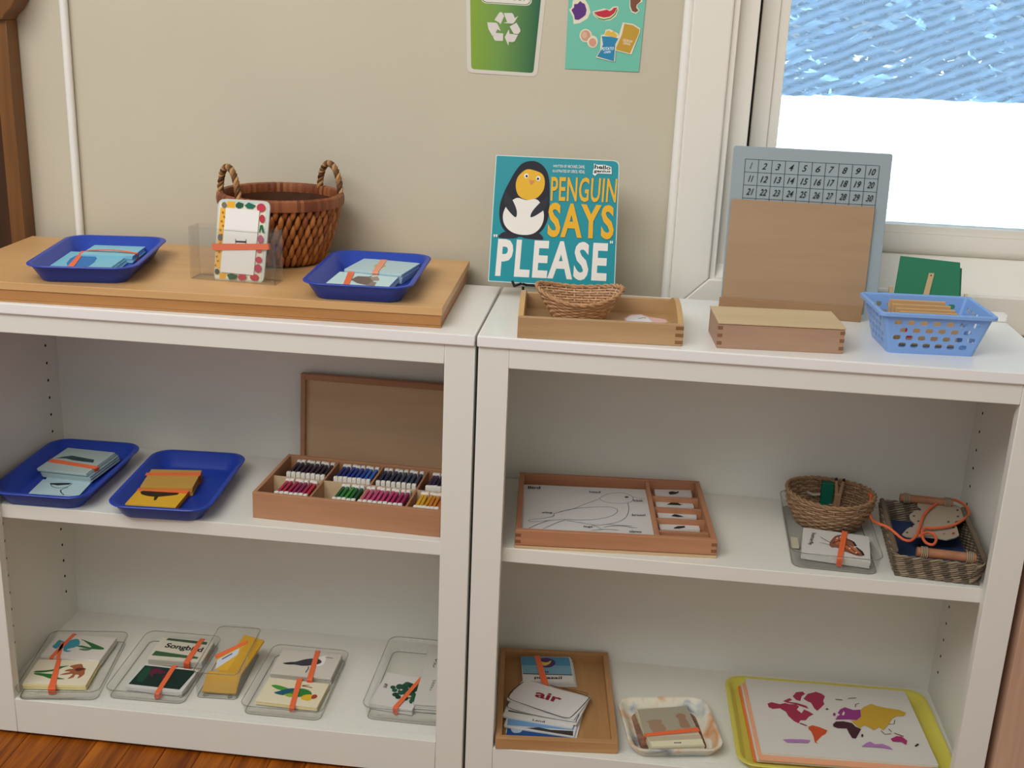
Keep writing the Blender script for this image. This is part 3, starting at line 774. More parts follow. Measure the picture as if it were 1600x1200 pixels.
art(T, K20, [('p', C_, [(195, 155), (240, 110), (255, 10), (300, -60), (420, -50), (500, 80), (530, 190), (480, 290), (360, 360), (265, 375), (255, 260)]), ('p', '#5f3580', [(232, 155), (275, 115), (275, 65), (330, 60), (370, 15), (405, 45), (440, 60), (470, 150), (455, 230), (410, 270), (345, 310), (285, 305), (275, 240)]),
             ('p', C_, [(562, 180), (740, 130), (830, 150), (880, 100), (960, 95), (970, 150), (930, 250), (840, 315), (740, 325), (640, 290), (580, 240)]), ('p', '#4d8a3c', [(585, 215), (960, 140), (920, 230), (850, 290), (740, 318), (650, 290)]), ('p', '#d8e2b8', [(580, 200), (945, 130), (910, 215), (840, 275), (740, 298), (650, 275)]),
             ('p', '#c33040', [(580, 192), (790, 148), (830, 170), (870, 150), (890, 122), (950, 112), (900, 205), (830, 258), (740, 272), (650, 250)]),
             ('p', C_, [(1148, -60), (1330, -60), (1345, 20), (1275, 60), (1260, 100), (1300, 160), (1240, 212), (1170, 185), (1140, 100)]), ('p', '#7d4f3f', [(1155, -60), (1320, -60), (1315, 15), (1255, 70), (1245, 110), (1280, 160), (1235, 190), (1180, 165), (1155, 90)]),
             ('e', C_, (455, 555), 98, 105), ('e', C_, (560, 650), 85, 98), ('e', '#cf9d80', (455, 555), 76, 86), ('e', '#dfb49a', (435, 545), 40, 55), ('e', C_, (548, 655), 70, 80), ('e', '#d79c84', (562, 660), 58, 66),
             ('p', C_, [(1035, 345), (1200, 370), (1310, 440), (1300, 510), (1170, 845), (1130, 840), (915, 785), (915, 720), (965, 570)]), ('p', '#c39b3a', [(1060, 365), (1195, 390), (1295, 455), (1285, 520), (1145, 830), (930, 775), (930, 735), (1020, 540)]),
             ('t', '#f0d9c0', 'CRUNCHY', [(1030, 640), (1185, 670), (1195, 630), (1040, 595)], .03), ('t', '#f0d9c0', 'CEREAL', [(1035, 685), (1155, 705), (1165, 670), (1040, 650)], .03),
             ('p', C_, [(690, 550), (745, 530), (770, 460), (830, 450), (960, 520), (985, 590), (925, 700), (910, 960), (880, 960), (610, 895), (680, 780)]), ('p', '#e2b94e', [(750, 545), (780, 480), (830, 475), (850, 500), (890, 480), (950, 550), (930, 590), (850, 570)]),
             ('p', '#3187b3', [(705, 562), (850, 570), (965, 595), (915, 690), (895, 955), (630, 880), (680, 800), (725, 690)]), ('t', '#d8ecf2', 'POTATO', [(690, 790), (890, 775), (900, 730), (710, 735)], .03), ('t', '#d8ecf2', 'CHIPS', [(735, 830), (840, 825), (850, 790), (745, 795)], .03)], 0.0, 'picture')

# ================================================================== TOP OF THE RIGHT BOOKCASE
# penguin book on a wire easel
yb = -0.085
M, L = plane_frame(atY((762.5, 439.5), yb), atY((960.5, 451), yb + .006), math.radians(13))
T = Th('picture_book', 'teal board book with a penguin on the cover, propped on a black easel', 'book', M)
bq = [T.px(p) for p in ((762.5, 439.5), (960.5, 451.5), (968, 251), (775, 242))]
Qb = [Vector(q) for q in bq]
pts = []
for i, p in enumerate(Qb):
    a = (Qb[i - 1] - p).normalized(); b_ = (Qb[(i + 1) % 4] - p).normalized(); r = 0.009 if i in (1, 2) else 0.0015
    for k in range(5):
        u = k / 4; pts.append(tuple(p + a * r * (1 - u) ** 2 + b_ * r * u ** 2))
MB().prism(pts, -0.018, -0.0025, mat('#d8d2c6', 0.7)).build('pages', T.o)
cov = mat('#cfe3e0', 0.5)
cvb = MB().prism(pts, -0.0022, -0.0001, cov).build('cover_board', T.o)
cn = sum((Vector(p) for p in pts), Vector((0, 0))) / len(pts)
mb = MB(); mb.keep = True; mb.poly([tuple(cn + (Vector(p) - cn) * .988) for p in pts], 0.00003, mat('#0b8f9c', 0.32, 0.5, name='teal_cover')); mb.build('cover_print', cvb)
NV = '#20222c'; YL = '#e6b332'; WT = '#ece6df'
art(T, K18, [('s', NV, [(560, 120), (650, 150), (720, 230), (750, 340), (755, 500), (750, 680), (725, 810), (660, 920), (560, 975), (430, 985), (310, 960), (225, 890), (185, 770), (190, 620), (235, 480), (300, 350), (370, 230), (450, 145)]),
             ('s', YL, [(430, 260), (500, 215), (590, 230), (670, 270), (700, 350), (680, 460), (600, 545), (490, 560), (400, 510), (370, 410), (385, 320)]),
             ('s', WT, [(400, 540), (490, 565), (600, 555), (660, 620), (690, 740), (660, 860), (570, 945), (440, 960), (320, 925), (240, 840), (225, 730), (270, 620), (340, 560)]),
             ('s', '#2a2c36', [(250, 470), (330, 560), (380, 680), (370, 760), (300, 700), (240, 600)]), ('s', '#2a2c36', [(740, 520), (650, 590), (560, 690), (540, 760), (630, 720), (720, 640)]),
             ('e', '#f3efe6', (490, 290), 26, 28), ('e', '#f3efe6', (625, 320), 26, 28), ('e', NV, (493, 293), 13, 14), ('e', NV, (622, 323), 13, 14), ('p', '#d98a55', [(520, 335), (585, 345), (540, 395)]),
             ('s', '#2b2733', [(172, 985), (240, 925), (330, 950), (400, 985), (300, 1000)]), ('s', '#2b2733', [(445, 990), (540, 960), (620, 930), (685, 1005), (600, 1012)]),
             ('t', '#dfe9e4', 'WRITTEN BY MICHAEL DAHL', [(793, 193), (1155, 208), (1157, 168), (795, 165)], .01), ('t', '#dfe9e4', 'ILLUSTRATED BY ORIOL VIDAL', [(790, 248), (1155, 265), (1157, 225), (792, 220)], .01),
             ('p', '#eef2ee', [(1258, 150), (1300, 165), (1380, 165), (1455, 190), (1460, 270), (1300, 262), (1270, 292), (1245, 270), (1250, 225), (1262, 200)]), ('t', NV, 'hello', [(1265, 210), (1447, 222), (1450, 180), (1268, 160)], .03), ('t', NV, 'genius', [(1255, 262), (1445, 262), (1447, 225), (1258, 218)], .03),
             ('t', YL, 'PENGUIN', [(765, 575), (1505, 598), (1528, 320), (775, 298)], .016, 0, 1.06), ('t', '#e9b22c', 'SAYS', [(728, 985), (1480, 1015), (1490, 625), (745, 590)], .03, 0, 1.1),
             ('t', WT, '"', [(118, 985), (162, 985), (162, 955), (118, 955)], .02), ('t', WT, '"', [(1440, 1060), (1475, 1060), (1475, 1030), (1440, 1030)], .02)], 0.0001, 'cover_art', cvb)
art(T, K19, [('t', WT, 'PLEASE', [(92, 358), (960, 400), (978, 98), (118, 62)], .032, 0, 1.13)], 0.0001 + DZ, 'cover_title', cvb)
# easel: wire ledge, two feet, back leg
E_ = Th('easel', 'black wire easel holding up the penguin book', 'easel', frame((0.09, yb, H)))
wm = mat('#17181a', 0.4, 0.5, metal=.3)
def ep(p, y): return E_.I @ atY(p, y)
zl = (E_.I @ atY(K19(500, 430), yb - .012)).z
MB().tube([ep(K19(228, 398), yb - .020), ep(K19(243, 435), yb - .016), ep(K19(300, 415), yb + .004), ep(K19(340, 428), yb - .004), ep(K19(740, 445), yb + .002), ep(K19(778, 432), yb - .012)], 0.0021, wm, 8).build('ledge_wire', E_.o, smooth=True)
for u_, v_, d in ((312, 440, -.004), (517, 446, -.002), (676, 452, .0)):
    p = ep(K19(u_, v_), yb + d)
    q = Vector((p.x, p.y + .004, .0022))
    MB().tube([p, Vector((p.x, p.y, p.z * .4)), q], 0.0021, wm, 8).build('leg', E_.o, smooth=True)
MB().tube([Vector((-.035, 0.024, zl)), Vector((-.03, 0.052, .11)), Vector((.03, .052, .11)), Vector((.035, .024, zl))], 0.002, wm, 8).build('back_frame', E_.o, smooth=True)
MB().tube([Vector((0, 0.052, .11)), Vector((0, 0.066, .06)), Vector((0, .08, .003))], 0.002, wm, 8).build('back_leg', E_.o, smooth=True)

# bamboo tray with curved sides
bam = wood('#bd9a70', '#a8865e', 'X', 8, 14, 0.42, 0.4, name='bamboo', fine=.7)
bam_y = wood('#cda873', '#b88f5c', 'Y', 8, 14, 0.42, 0.4, name='bamboo_side', fine=.7)
ta, tw_, td_, thh = math.radians(3.6), 0.2225, 0.150, 0.030
T = Th('bamboo_tray', 'small bamboo tray with arched sides in front of the penguin book', 'tray', frame((0.163, -0.2145, H), ta))
FM = T
wl = 0.0075
fpn = MB().box((-tw_ / 2, -td_ / 2, 0), (tw_ / 2, -td_ / 2 + wl, thh), bam).build('front_panel', T.o, bevel=0.0012)
MB().box((-tw_ / 2, td_ / 2 - wl, 0), (tw_ / 2, td_ / 2, thh), bam).build('back_panel', T.o, bevel=0.0012)
MB().box((-tw_ / 2 + .002, -td_ / 2 + .002, 0.003), (tw_ / 2 - .002, td_ / 2 - .002, 0.007), bam).build('bottom', T.o)
for sgn in (-1, 1):
    P_ = [(-td_ / 2 + wl, 0), (td_ / 2 - wl, 0)] + [(td_ / 2 - wl - (td_ - 2 * wl) * k / 12, thh - 0.001 + 0.016 * math.sin(math.pi * k / 12) ** .8) for k in range(13)]
    xx = sgn * (tw_ / 2 - wl / 2)
    MB().prism(P_, -wl / 2, wl / 2, bam_y, fn=lambda x, y, z, xx=xx: (xx + z, x, y)).build('side_panel', T.o, bevel=0.0015)
for k in range(3):
    MB().box((tw_ / 2 - .0105, -td_ / 2 - .0002, .003 + k * .0098), (tw_ / 2 + .0002, -td_ / 2 + .002, .0078 + k * .0098), wood('#8d6240', '#7a5233', 'X', 8, 14)).build('joint_finger', fpn)
pp = [FM.px(K19(*p), .0075) for p in ((1100, 690), (1150, 660), (1230, 655), (1300, 680), (1380, 690), (1430, 700), (1440, 720), (1250, 735), (1150, 730), (1110, 715))]
S = Th('paper_scrap', 'small pale paper shape with a dark mark lying in the bamboo tray', 'paper', T.M.copy())
MB().prism(pp, .0072, .0080, mat('#ddb8b4', .6)).build('sheet', S.o)
art(S, K19, [('p', '#e4e2e8', [(1115, 690), (1155, 664), (1230, 660), (1290, 685), (1320, 715), (1200, 722), (1130, 712)]), ('l', INK, [(1210, 690), (1240, 685), (1255, 680), (1270, 688)], .0016)], .0080, 'picture')

# wicker helper: stakes and woven strands over a surface defined by S(angle, u)
def wicker(T, Sf, rows, stakes, r_w, r_s, cols, name='weave', amp=None):
    amp = amp or r_w
    mb = MB(); ms = [mat(c, .6, .25) for c in cols]
    for k in range(stakes):
        a = 2 * math.pi * k / stakes
        mb.tube([Sf(a, u / 6) for u in range(7)], r_s, ms[k % len(ms)], 5)
    for j in range(rows):
        u = (j + .5) / rows; path = []
        for k in range(stakes * 2):
            a = math.pi * k / stakes
            p = Vector(Sf(a, u)); q = Vector(Sf(a + .01, u)); t_ = (q - p); n_ = Vector((t_.y, -t_.x, 0)).normalized()
            ph = 1 if k % 2 else (1 if (k // 2 + j) % 2 else -1)
            if k % 2: ph = 0
            path.append(p + n_ * amp * ph)
        mb.tube(path, r_w, ms[j % len(ms)], 5, closed=True)
    return tag(mb.build(name, T.o, smooth=True, angle=80), kind='stuff')
def rim(T, Sf, r, m, name='rim', twist=0):
    N = 60
    if not twist:
        return MB().tube([Sf(2 * math.pi * k / N, 1.0) for k in range(N)], r, m, 8, closed=True).build(name, T.o, smooth=True)
    mb = MB(); N = 120
    for s_ in range(2):
        path = []
        for k in range(N):
            a = 2 * math.pi * k / N; p = Vector(Sf(a, 1.0)); q = Vector(Sf(a + .01, 1.0)); t_ = (q - p).normalized(); n_ = t_.cross(Vector((0, 0, 1))).normalized(); b_ = t_.cross(n_)
            ph = twist * a + s_ * math.pi
            path.append(p + (n_ * math.cos(ph) + b_ * math.sin(ph)) * r * .6)
        mb.tube(path, r * .7, m, 6, closed=True)
    return mb.build(name, T.o, smooth=True, angle=80)
WB = Th('wicker_bowl', 'small oval wicker bowl with upswept ends in the bamboo tray', 'basket', FM.M @ Matrix.Translation((-0.0285, 0.022, 0.0075)) @ Matrix.Rotation(math.radians(2), 4, 'Z'))
def Sb(a, u):
    rx = 0.036 + 0.025 * u ** .9; ry = 0.022 + 0.020 * u ** .9
    return (rx * math.cos(a), ry * math.sin(a), 0.002 + u * (0.030 + 0.0135 * math.cos(a) ** 2 + .004 * math.sin(a)))
wicker(WB, Sb, 11, 30, .0016, .0013, ('#c89e7a', '#b88c68', '#d2a984'))
rim(WB, Sb, .0026, mat('#b78a62', .6, var=.2, vscale=120), twist=16)
mb = MB(); mb.rings([[Sb(2 * math.pi * k / 30, 0.0) for k in range(30)], [(0.0001 * math.cos(k * .21), .0001 * math.sin(k * .21), .003) for k in range(30)]], mat('#9c7450', .7), False, False); mb.build('bottom', WB.o)

# hundred board, wooden panel, ledge
pr = atZ(K17(1412, 447), H); pl0 = atZ(K17(255, 240), H + .023)
LF = Th('board_stand', 'pale wooden ledge holding the number board and the wooden panel', 'stand', frame(pr, math.radians(-1.0), H))
map_w = wood('#b19273', '#a08263', 'X', 6, 9, 0.45, 0.35, name='maple', fine=.5)
map_e = wood('#a98662', '#987654', 'X', 6, 9, 0.45, 0.35, name='maple_edge', fine=.5)
lw = (pr - pl0).length + .002
MB().box((-lw, 0, 0), (0, 0.006, 0.023), map_e).build('front_strip', LF.o, bevel=.0008)
MB().box((-lw + .01, 0.006, 0), (-.004, 0.055, 0.010), map_e).build('base', LF.o, bevel=.0008)
MB().box((-lw + .02, 0.049, 0.010), (-.01, 0.055, 0.020), map_e).build('back_strip', LF.o, bevel=.0008)
tl_ = math.radians(9)
yb = -0.0745
M, L = plane_frame(atY(K5(148, 824), yb), atY(K5(826, 866), yb - .003), tl_)
T = Th('wooden_backboard', 'plain pale wooden sheet leaning against the number board', 'board', M)
pq = [T.px(K5(*p)) for p in ((148, 826), (826, 868), (886, 378), (196, 340))]
pq[0] = (pq[0][0], -.009); pq[1] = (pq[1][0], -.009)
MB().prism(round_poly(pq, .003, 2), -0.004, 0, map_w).build('panel', T.o, bevel=.0006)
M2 = M @ Matrix.Translation((0, 0, -0.0052))
T = Th('number_board', 'white square board shaded grey, printed with numbers 1 to 30, standing before the window', 'board', M2)
nq = [T.px(K5(*p)) for p in ((143, 826), (888, 872), (972, 123), (209, 84))]
nq[0] = (nq[0][0], -.010); nq[1] = (nq[1][0], -.010)
MB().prism(round_poly(nq, .003, 2), -0.0085, 0, mat('#98a4ab', 0.45, 0.4)).build('board', T.o, bevel=.0006)  # grey-blue base carries the backlit shade of a white board
def grid_pt(c, r):               # column 0..10, row 0..4
    tl2, tr2, bl2, br2 = Vector((263, 149)), Vector((907, 180)), Vector((248, 337)), Vector((885, 372))
    a = tl2.lerp(tr2, c / 10); b2 = bl2.lerp(br2, c / 10); return a + (b2 - a) * (r / 3.03)
GI = [('l', '#2d3138', [grid_pt(0, r), grid_pt(10, r)], .0007) for r in range(0, 5)] + [('l', '#2d3138', [grid_pt(c, 0), grid_pt(c, 4)], .0007) for c in range(11)]
art(T, K5, GI, 0.00005, 'printed_grid')
NI = []
for n in range(1, 41):
    r, c = (n - 1) // 10, (n - 1) % 10; s_ = str(n)
    wd2 = .17 if len(s_) == 1 and n != 1 else (.065 if n == 1 else .25)
    if n in (11,): wd2 = .17
    ctr = .5 if n > 9 else .46
    NI.append(('t', '#1a1c22', s_, [grid_pt(c + ctr - wd2 - .02, r + .74), grid_pt(c + ctr + wd2 - .02, r + .74), grid_pt(c + ctr + wd2 + .04, r + .24), grid_pt(c + ctr - wd2 + .04, r + .24)], 0.010, .25))
art(T, K5, NI, 0.0001, 'printed_numbers')

# wooden box in front
b0 = atZ(K17(210, 661), H); b1 = atZ(K17(1260, 711), H); hb = 0.0367
ang = math.atan2(b1.y - b0.y, b1.x - b0.x); bw2 = (b1 - b0).length
T = Th('wooden_box', 'small pale wooden box with finger joints and a sliding lid before the number board', 'box', frame(b0, ang, H))
beech = wood('#b5927a', '#a28069', 'X', 9, 14, 0.45, 0.35, name='beech', fine=.7)
beech_d = wood('#8f6447', '#7d553b', 'X', 9, 14, 0.5, 0.3, name='beech_end')
bdy = MB().box((0, 0, 0), (bw2, .088, hb - .0035), beech).build('body', T.o, bevel=.0008)
MB().box((-0.0008, -0.0008, hb - .0028), (bw2 + .0008, .0885, hb), wood('#d6bf9a', '#c6ab84', 'X', 6, 9, .4, fine=.5)).build('lid', T.o, bevel=.0006)
for k in range(3):
    for a, b_ in ((-.0002, .0062), (bw2 - .0062, bw2 + .0002)):
        MB().box((a, -.0002, .005 + k * .0105), (b_, .003, .0100 + k * .0105), beech_d).build('joint_finger', bdy)

# perforated blue basket
def blue_basket():
    c, a, w_, d_ = rect(quad(K5, [(940, 912), (1420, 935)], [(1455, 925), (1320, 825)], [(880, 820), (1300, 830)], [(848, 830), (920, 905)]), H + .0575)
    c0 = atZ(K5(960, 1088), H); c1 = atZ(K5(1358, 1105), H)
    a = math.radians(4.2); hh = 0.0575
    T = Th('plastic_basket', 'light blue perforated plastic basket at the right end of the bookcase top', 'basket', frame((0.6105, -0.1935, H), a))
    m = mat('#7fa6e0', 0.35, 0.45, name='light_blue_plastic')
    wt, dt, wb, db = 0.148, 0.112, 0.116, 0.088
    th = .0018
    def panel(name, n_cols, L0, L1, place, rows=4, r_=.003):
        # trapezoid L0 (bottom) .. L1 (top), height hh, rows of rounded holes
        ou = [(-L0 / 2, 0.0), (L0 / 2, 0.0), (L1 / 2, 1.0), (-L1 / 2, 1.0)]
        loops = [[Vector((x, y * hh, 0)) for x, y in ou]]
        pitch = 0.0158
        for r in range(rows):
            yy = (.215 + .19 * r) * hh
            nc = n_cols - (1 if r % 2 == 0 else 0)
            for q in range(nc):
                xx = (q - (nc - 1) / 2) * pitch * (1 + .12 * yy / hh)
                loops.append([Vector((x, y, 0)) for x, y in reversed(rrect(pitch * .63, .0068, .0024, 2, xx, yy))])
        tri = tessellate_polygon(loops); V = [p for l in loops for p in l]
        mb = MB(); n = len(V)
        A = [place(p.x, p.y, 0) for p in V] + [place(p.x, p.y, th) for p in V]
        Fs = [tuple(t_) for t_ in tri] + [tuple(i + n for i in reversed(t_)) for t_ in tri]
        o_ = 0
        for l in loops:
            k = len(l); Fs += [(o_ + i, o_ + (i + 1) % k, n + o_ + (i + 1) % k, n + o_ + i) for i in range(k)]; o_ += k
        mb.add(A, Fs, m); return mb.build(name, T.o)
    cr = .006
    sx_ = (wt - wb) / 2; sd = (dt - db) / 2
    panel('front_wall', 7, wb - 2 * cr, wt - 2 * cr, lambda x, y, z: (x, -db / 2 - sd * y / hh + z, y))
    panel('back_wall', 7, wb - 2 * cr, wt - 2 * cr, lambda x, y, z: (x, db / 2 + sd * y / hh - z, y))
    panel('side_wall', 5, db - 2 * cr, dt - 2 * cr, lambda x, y, z: (-wb / 2 - sx_ * y / hh + z, x, y))
    panel('side_wall', 5, db - 2 * cr, dt - 2 * cr, lambda x, y, z: (wb / 2 + sx_ * y / hh - z, x, y))
    for sx2, sy2, a0 in ((1, -1, -90), (1, 1, 0), (-1, 1, 90), (-1, -1, 180)):
        R = []
        for z, ww, dd in ((0, wb, db), (hh, wt, dt)):
            ring = []
            for rr_ in (cr, cr - th):
                pts_ = [(sx2 * (ww / 2 - cr) + rr_ * math.cos(math.radians(a0 + 90 * k / 6)), sy2 * (dd / 2 - cr) + rr_ * math.sin(math.radians(a0 + 90 * k / 6)), z) for k in range(7)]
                ring += pts_ if rr_ == cr else pts_[::-1]
            R.append(ring)
        MB().rings(R, m).build('corner', T.o, smooth=True, angle=50)
    MB().prism(rrect(wb - .001, db - .001, cr, 5), 0.0, .002, m).build('base', T.o)
    R = tray_rings(wt + .010, dt + .010, cr + .005, [(0, hh - .003, 1), (0.0003, hh + .001, 1), (.002, hh + .0022, 1), (.0055, hh + .0018, 1), (.0068, hh, 1), (.006, hh - .0035, 1)], 6)
    R.append(R[0]); mb = MB(); mb.rings(R, m, False, False); mb.build('rim', T.o, smooth=True, angle=50)
    return T
BB = blue_basket()
# thin wooden cards standing in the basket
cm_ = wood('#d2ab7a', '#c29a68', 'X', 10, 10, .5, fine=.5)
for k, (yy, x0, x1, zt) in enumerate(((.022, -.047, .030, .058), (.016, -.044, .036, .0535), (.009, -.041, .041, .0495), (.003, -.037, .043, .0465), (-.003, -.034, .045, .045))):
    c = Th('wooden_card', '%s thin wooden card from the back in the blue basket' % ('first', 'second', 'third', 'fourth', 'fifth')[k], 'card', BB.M @ Matrix.Translation((0, yy - .006, .0025)), 'wooden cards in the blue basket')
    MB().box((x0, -.0016, 0), (x1, .0016, zt), cm_).build('plate', c.o, bevel=.0008, segs=1)
    MB().box((x0 + .006, -.0019, zt * .25), (x0 + .016, -.0016, zt * .55), mat('#c04050', .6)).build('coloured_mark', c.o)
# green board behind the basket
M, L = plane_frame(atY(Q8(390, 500), -.05), atY(Q8(1080, 522), -.05), math.radians(10))
M = M @ Matrix.Translation((0, -.028, 0))
GS = Th('green_board', 'green square boards with a slanted wooden strip behind the blue basket', 'board', M)
gq = [GS.px(Q8(*p)) for p in ((385, 540), (1075, 560), (1078, 125), (460, 65))]
gq[0] = (gq[0][0] - .004, 0.0); gq[1] = (gq[1][0], 0.0)
MB().prism(gq, -.003, 0, mat('#2e7d5b', .55, .3)).build('front_board', GS.o, bevel=.0004)
gq2 = [GS.px(Q8(*p)) for p in ((500, 540), (1085, 560), (1102, 185), (520, 130))]
gq2[0] = (gq2[0][0], 0.0); gq2[1] = (gq2[1][0], 0.0)
MB().prism(gq2, -.0065, -.0033, mat('#276b4e', .55, .3)).build('back_board', GS.o, bevel=.0004)
MB().prism([GS.px(Q8(*p)) for p in ((670, 520), (730, 520), (806, 240), (750, 238))], .0001, .0012, mat('#c8aa80', .6)).build('slanted_strip', GS.o)
art(GS, Q8, [('e', INK, (772, 264), 8, 8)], .0013, 'dot')
SS = Th('small_stand', 'small pale wooden stand holding the green boards', 'stand', M.copy())
for u0, u1 in (((330, 490), (380, 390)), ((1120, 520), (1160, 455))):
    a = GS.px(Q8(*u0)); b_ = GS.px(Q8(*u1))
    MB().box((min(a[0], b_[0]) + .001, 0, -.014), (max(a[0], b_[0]) + .001, b_[1], -.0068), mat('#d8bd98', .5)).build('post', SS.o, bevel=.0008)
x0_ = GS.px(Q8(330, 490))[0]; x1_ = GS.px(Q8(1160, 500))[0]
MB().box((x0_, -.004, -.02), (x1_, 0.0, .008), mat('#cbae88', .5)).build('base', SS.o, bevel=.0008)
# little white block in the back corner
T = Th('white_block', 'small white block at the back right corner of the bookcase top', 'block', frame((0.752, -0.012, H), 0))
MB().box((-.026, -.010, 0), (.022, .008, .012), mat('#f0efec', .4)).build('block', T.o, bevel=.002)

# ================================================================== LEFT SHELF: COLOUR TABLET BOX
a_ = math.radians(-2.6); bw3, bd3, hb3, wt3 = 0.288, 0.162, 0.042, 0.006
T = Th('tablet_box', 'open wooden box of colour tablets with compartments, right side of the left shelf', 'box', frame(atZ(K9(100, 996), SLZ), a_, SLZ))
TBX = T
be = wood('#b98a68', '#a67656', 'X', 9, 14, 0.5, 0.3, name='box_beech', fine=.7)
be_y = wood('#b98a68', '#a67656', 'Y', 9, 14, 0.5, 0.3, name='box_beech_side', fine=.7)
pale = wood('#cdb491', '#bfa480', 'X', 9, 10, 0.55, 0.3, name='pale_ply', fine=.5)
MB().box((0, 0, 0), (bw3, wt3, hb3), be).build('front_panel', T.o, bevel=.001)
MB().box((0, bd3 - wt3, 0), (bw3, bd3, hb3), be).build('back_panel', T.o, bevel=.001)
for x in (0, bw3 - wt3): MB().box((x, wt3, 0), (x + wt3, bd3 - wt3, hb3), be_y).build('side_panel', T.o, bevel=.001)
MB().box((.001, .001, .001), (bw3 - .001, bd3 - .001, .004), pale).build('bottom', T.o)
cws = (bw3 - 2 * wt3 - 3 * .003) / 4
dvs = [T.px(P8(*p), hb3 - .004)[0] for p in ((731, 118), (1083, 150), (1432, 184))]
for x in dvs:
    MB().box((x, wt3, .004), (x + .003, bd3 - wt3, hb3 - .004), be_y).build('divider', T.o)
ym = .076
for x, xe in zip([wt3] + [d + .003 for d in dvs], dvs + [bw3 - wt3]):
    MB().box((x, ym, .004), (xe, ym + .003, hb3 - .004), pale).build('divider', T.o)
# the lid standing behind the box
lp = atY(K9(403, 610), -.034)
L_ = Th('box_lid', 'wooden lid with a framed edge standing behind the colour tablet box', 'lid', Matrix.Translation((lp.x, -.034, SLZ)) @ Matrix.Rotation(math.radians(-1.0), 4, 'Z') @ Matrix.Rotation(math.radians(-4), 4, 'X'))
lz = (atY(K9(400, 88), -.024)).z - SLZ
MB().box((.004, 0, .004), (.284, .003, lz - .004), wood('#d6b592', '#c4a27e', 'X', 6, 9, .5, fine=.5)).build('inner_sheet', L_.o)
for a, b in (((0, -.008, 0), (.008, .004, lz)), ((.280, -.008, 0), (.288, .004, lz)), ((.008, -.008, lz - .010), (.280, .004, lz)), ((.008, -.008, 0), (.280, .004, .010))):
    MB().box(a, b, be).build('frame_strip', L_.o, bevel=.0008)
# tablets
cap_m = mat('#e6e2d9', .45, .4)
bd_me = {}
def mesh_of(mb, **k):
    o = mb.build('tmp', **k); me = o.data; bpy.data.objects.remove(o); return me
cap_me = mesh_of(MB().box((-.0034, 0, 0), (.0034, .0065, .036), cap_m), bevel=.0014)
ORD = ('first', 'second', 'third', 'fourth', 'fifth', 'sixth', 'seventh', 'eighth', 'ninth')
def tablets(colname, where, cols, n, px0, px1, yrow, K=P8, skip=()):
    x0 = TBX.px(K(*px0), .036)[0]; x1 = TBX.px(K(*px1), .036)[0]
    for i in range(n):
        c = cols[i % len(cols)] if len(cols) >= n else cols[min(len(cols) - 1, int(i * len(cols) / n))]
        if c not in bd_me: bd_me[c] = mesh_of(MB().box((-.0024, .006, .002), (.0024, .052, .0335), mat(c, .4, .4)), bevel=.0008)
        x = x0 + (x1 - x0) * i / max(1, n - 1)
        t_ = Th('colour_tablet', '%s %s tablet from the left in the %s of the tablet box' % (ORD[i], colname, where), 'tablet', TBX.M @ Matrix.Translation((x, yrow, .0042 + .0004 * (i % 3))) @ Matrix.Rotation(.02 * math.sin(i * 2.3), 4, 'Z'), 'colour tablets in the wooden box')
        o = bpy.data.objects.new('tablet_body', bd_me[c]); COL.objects.link(o); o.parent = t_.o
        for y in (0, .0515):
            o = bpy.data.objects.new('end_cap', cap_me); COL.objects.link(o); o.parent = t_.o; o.location = (0, y, 0)
yb_, yf_ = .0905, .0125
tablets('dark purple', 'back row', ('#2c1c34', '#332138', '#281a2e'), 8, (440, 112), (695, 142), yb_)
tablets('blue', 'back row', ('#1c2f78', '#1b3a93', '#1d479f', '#2a63b8'), 8, (795, 152), (1045, 172), yb_)
tablets('slate blue', 'back row', ('#232c50', '#2b3654', '#39485e', '#36435a'), 8, (1120, 180), (1395, 205), yb_)
tablets('deep violet', 'back row', ('#33264d', '#2b2142'), 4, (1495, 222), (1580, 236), yb_)
tablets('red', 'front row', ('#b02a4a', '#a3234a', '#8f2458', '#a82a4e', '#b83044'), 7, (340, 270), (570, 282), yf_)
tablets('green', 'front row', ('#1f5a34', '#2c7a3c', '#2f8a35', '#1e6636', '#1b4d33'), 5, (785, 308), (930, 322), yf_)
tablets('pink', 'front row', ('#c8567f', '#c24a7c', '#b93a72', '#a82a62', '#982458'), 9, (985, 320), (1295, 345), yf_)
tablets('yellow', 'front row', ('#d6a32c', '#d08f28', '#c67b26', '#bd6a28'), 6, (1400, 378), (1560, 396), yf_)
xx = TBX.px(P8(670, 375), .012)
t_ = Th('colour_tablet', 'white-ended tablet lying flat beside the green tablets in the tablet box', 'tablet', TBX.M @ Matrix.Translation((xx[0] - .011, yf_ + .002, .0045)), 'colour tablets in the wooden box')
MB().box((0, 0, 0), (.024, .045, .006), cap_m).build('tablet_body', t_.o, bevel=.001)

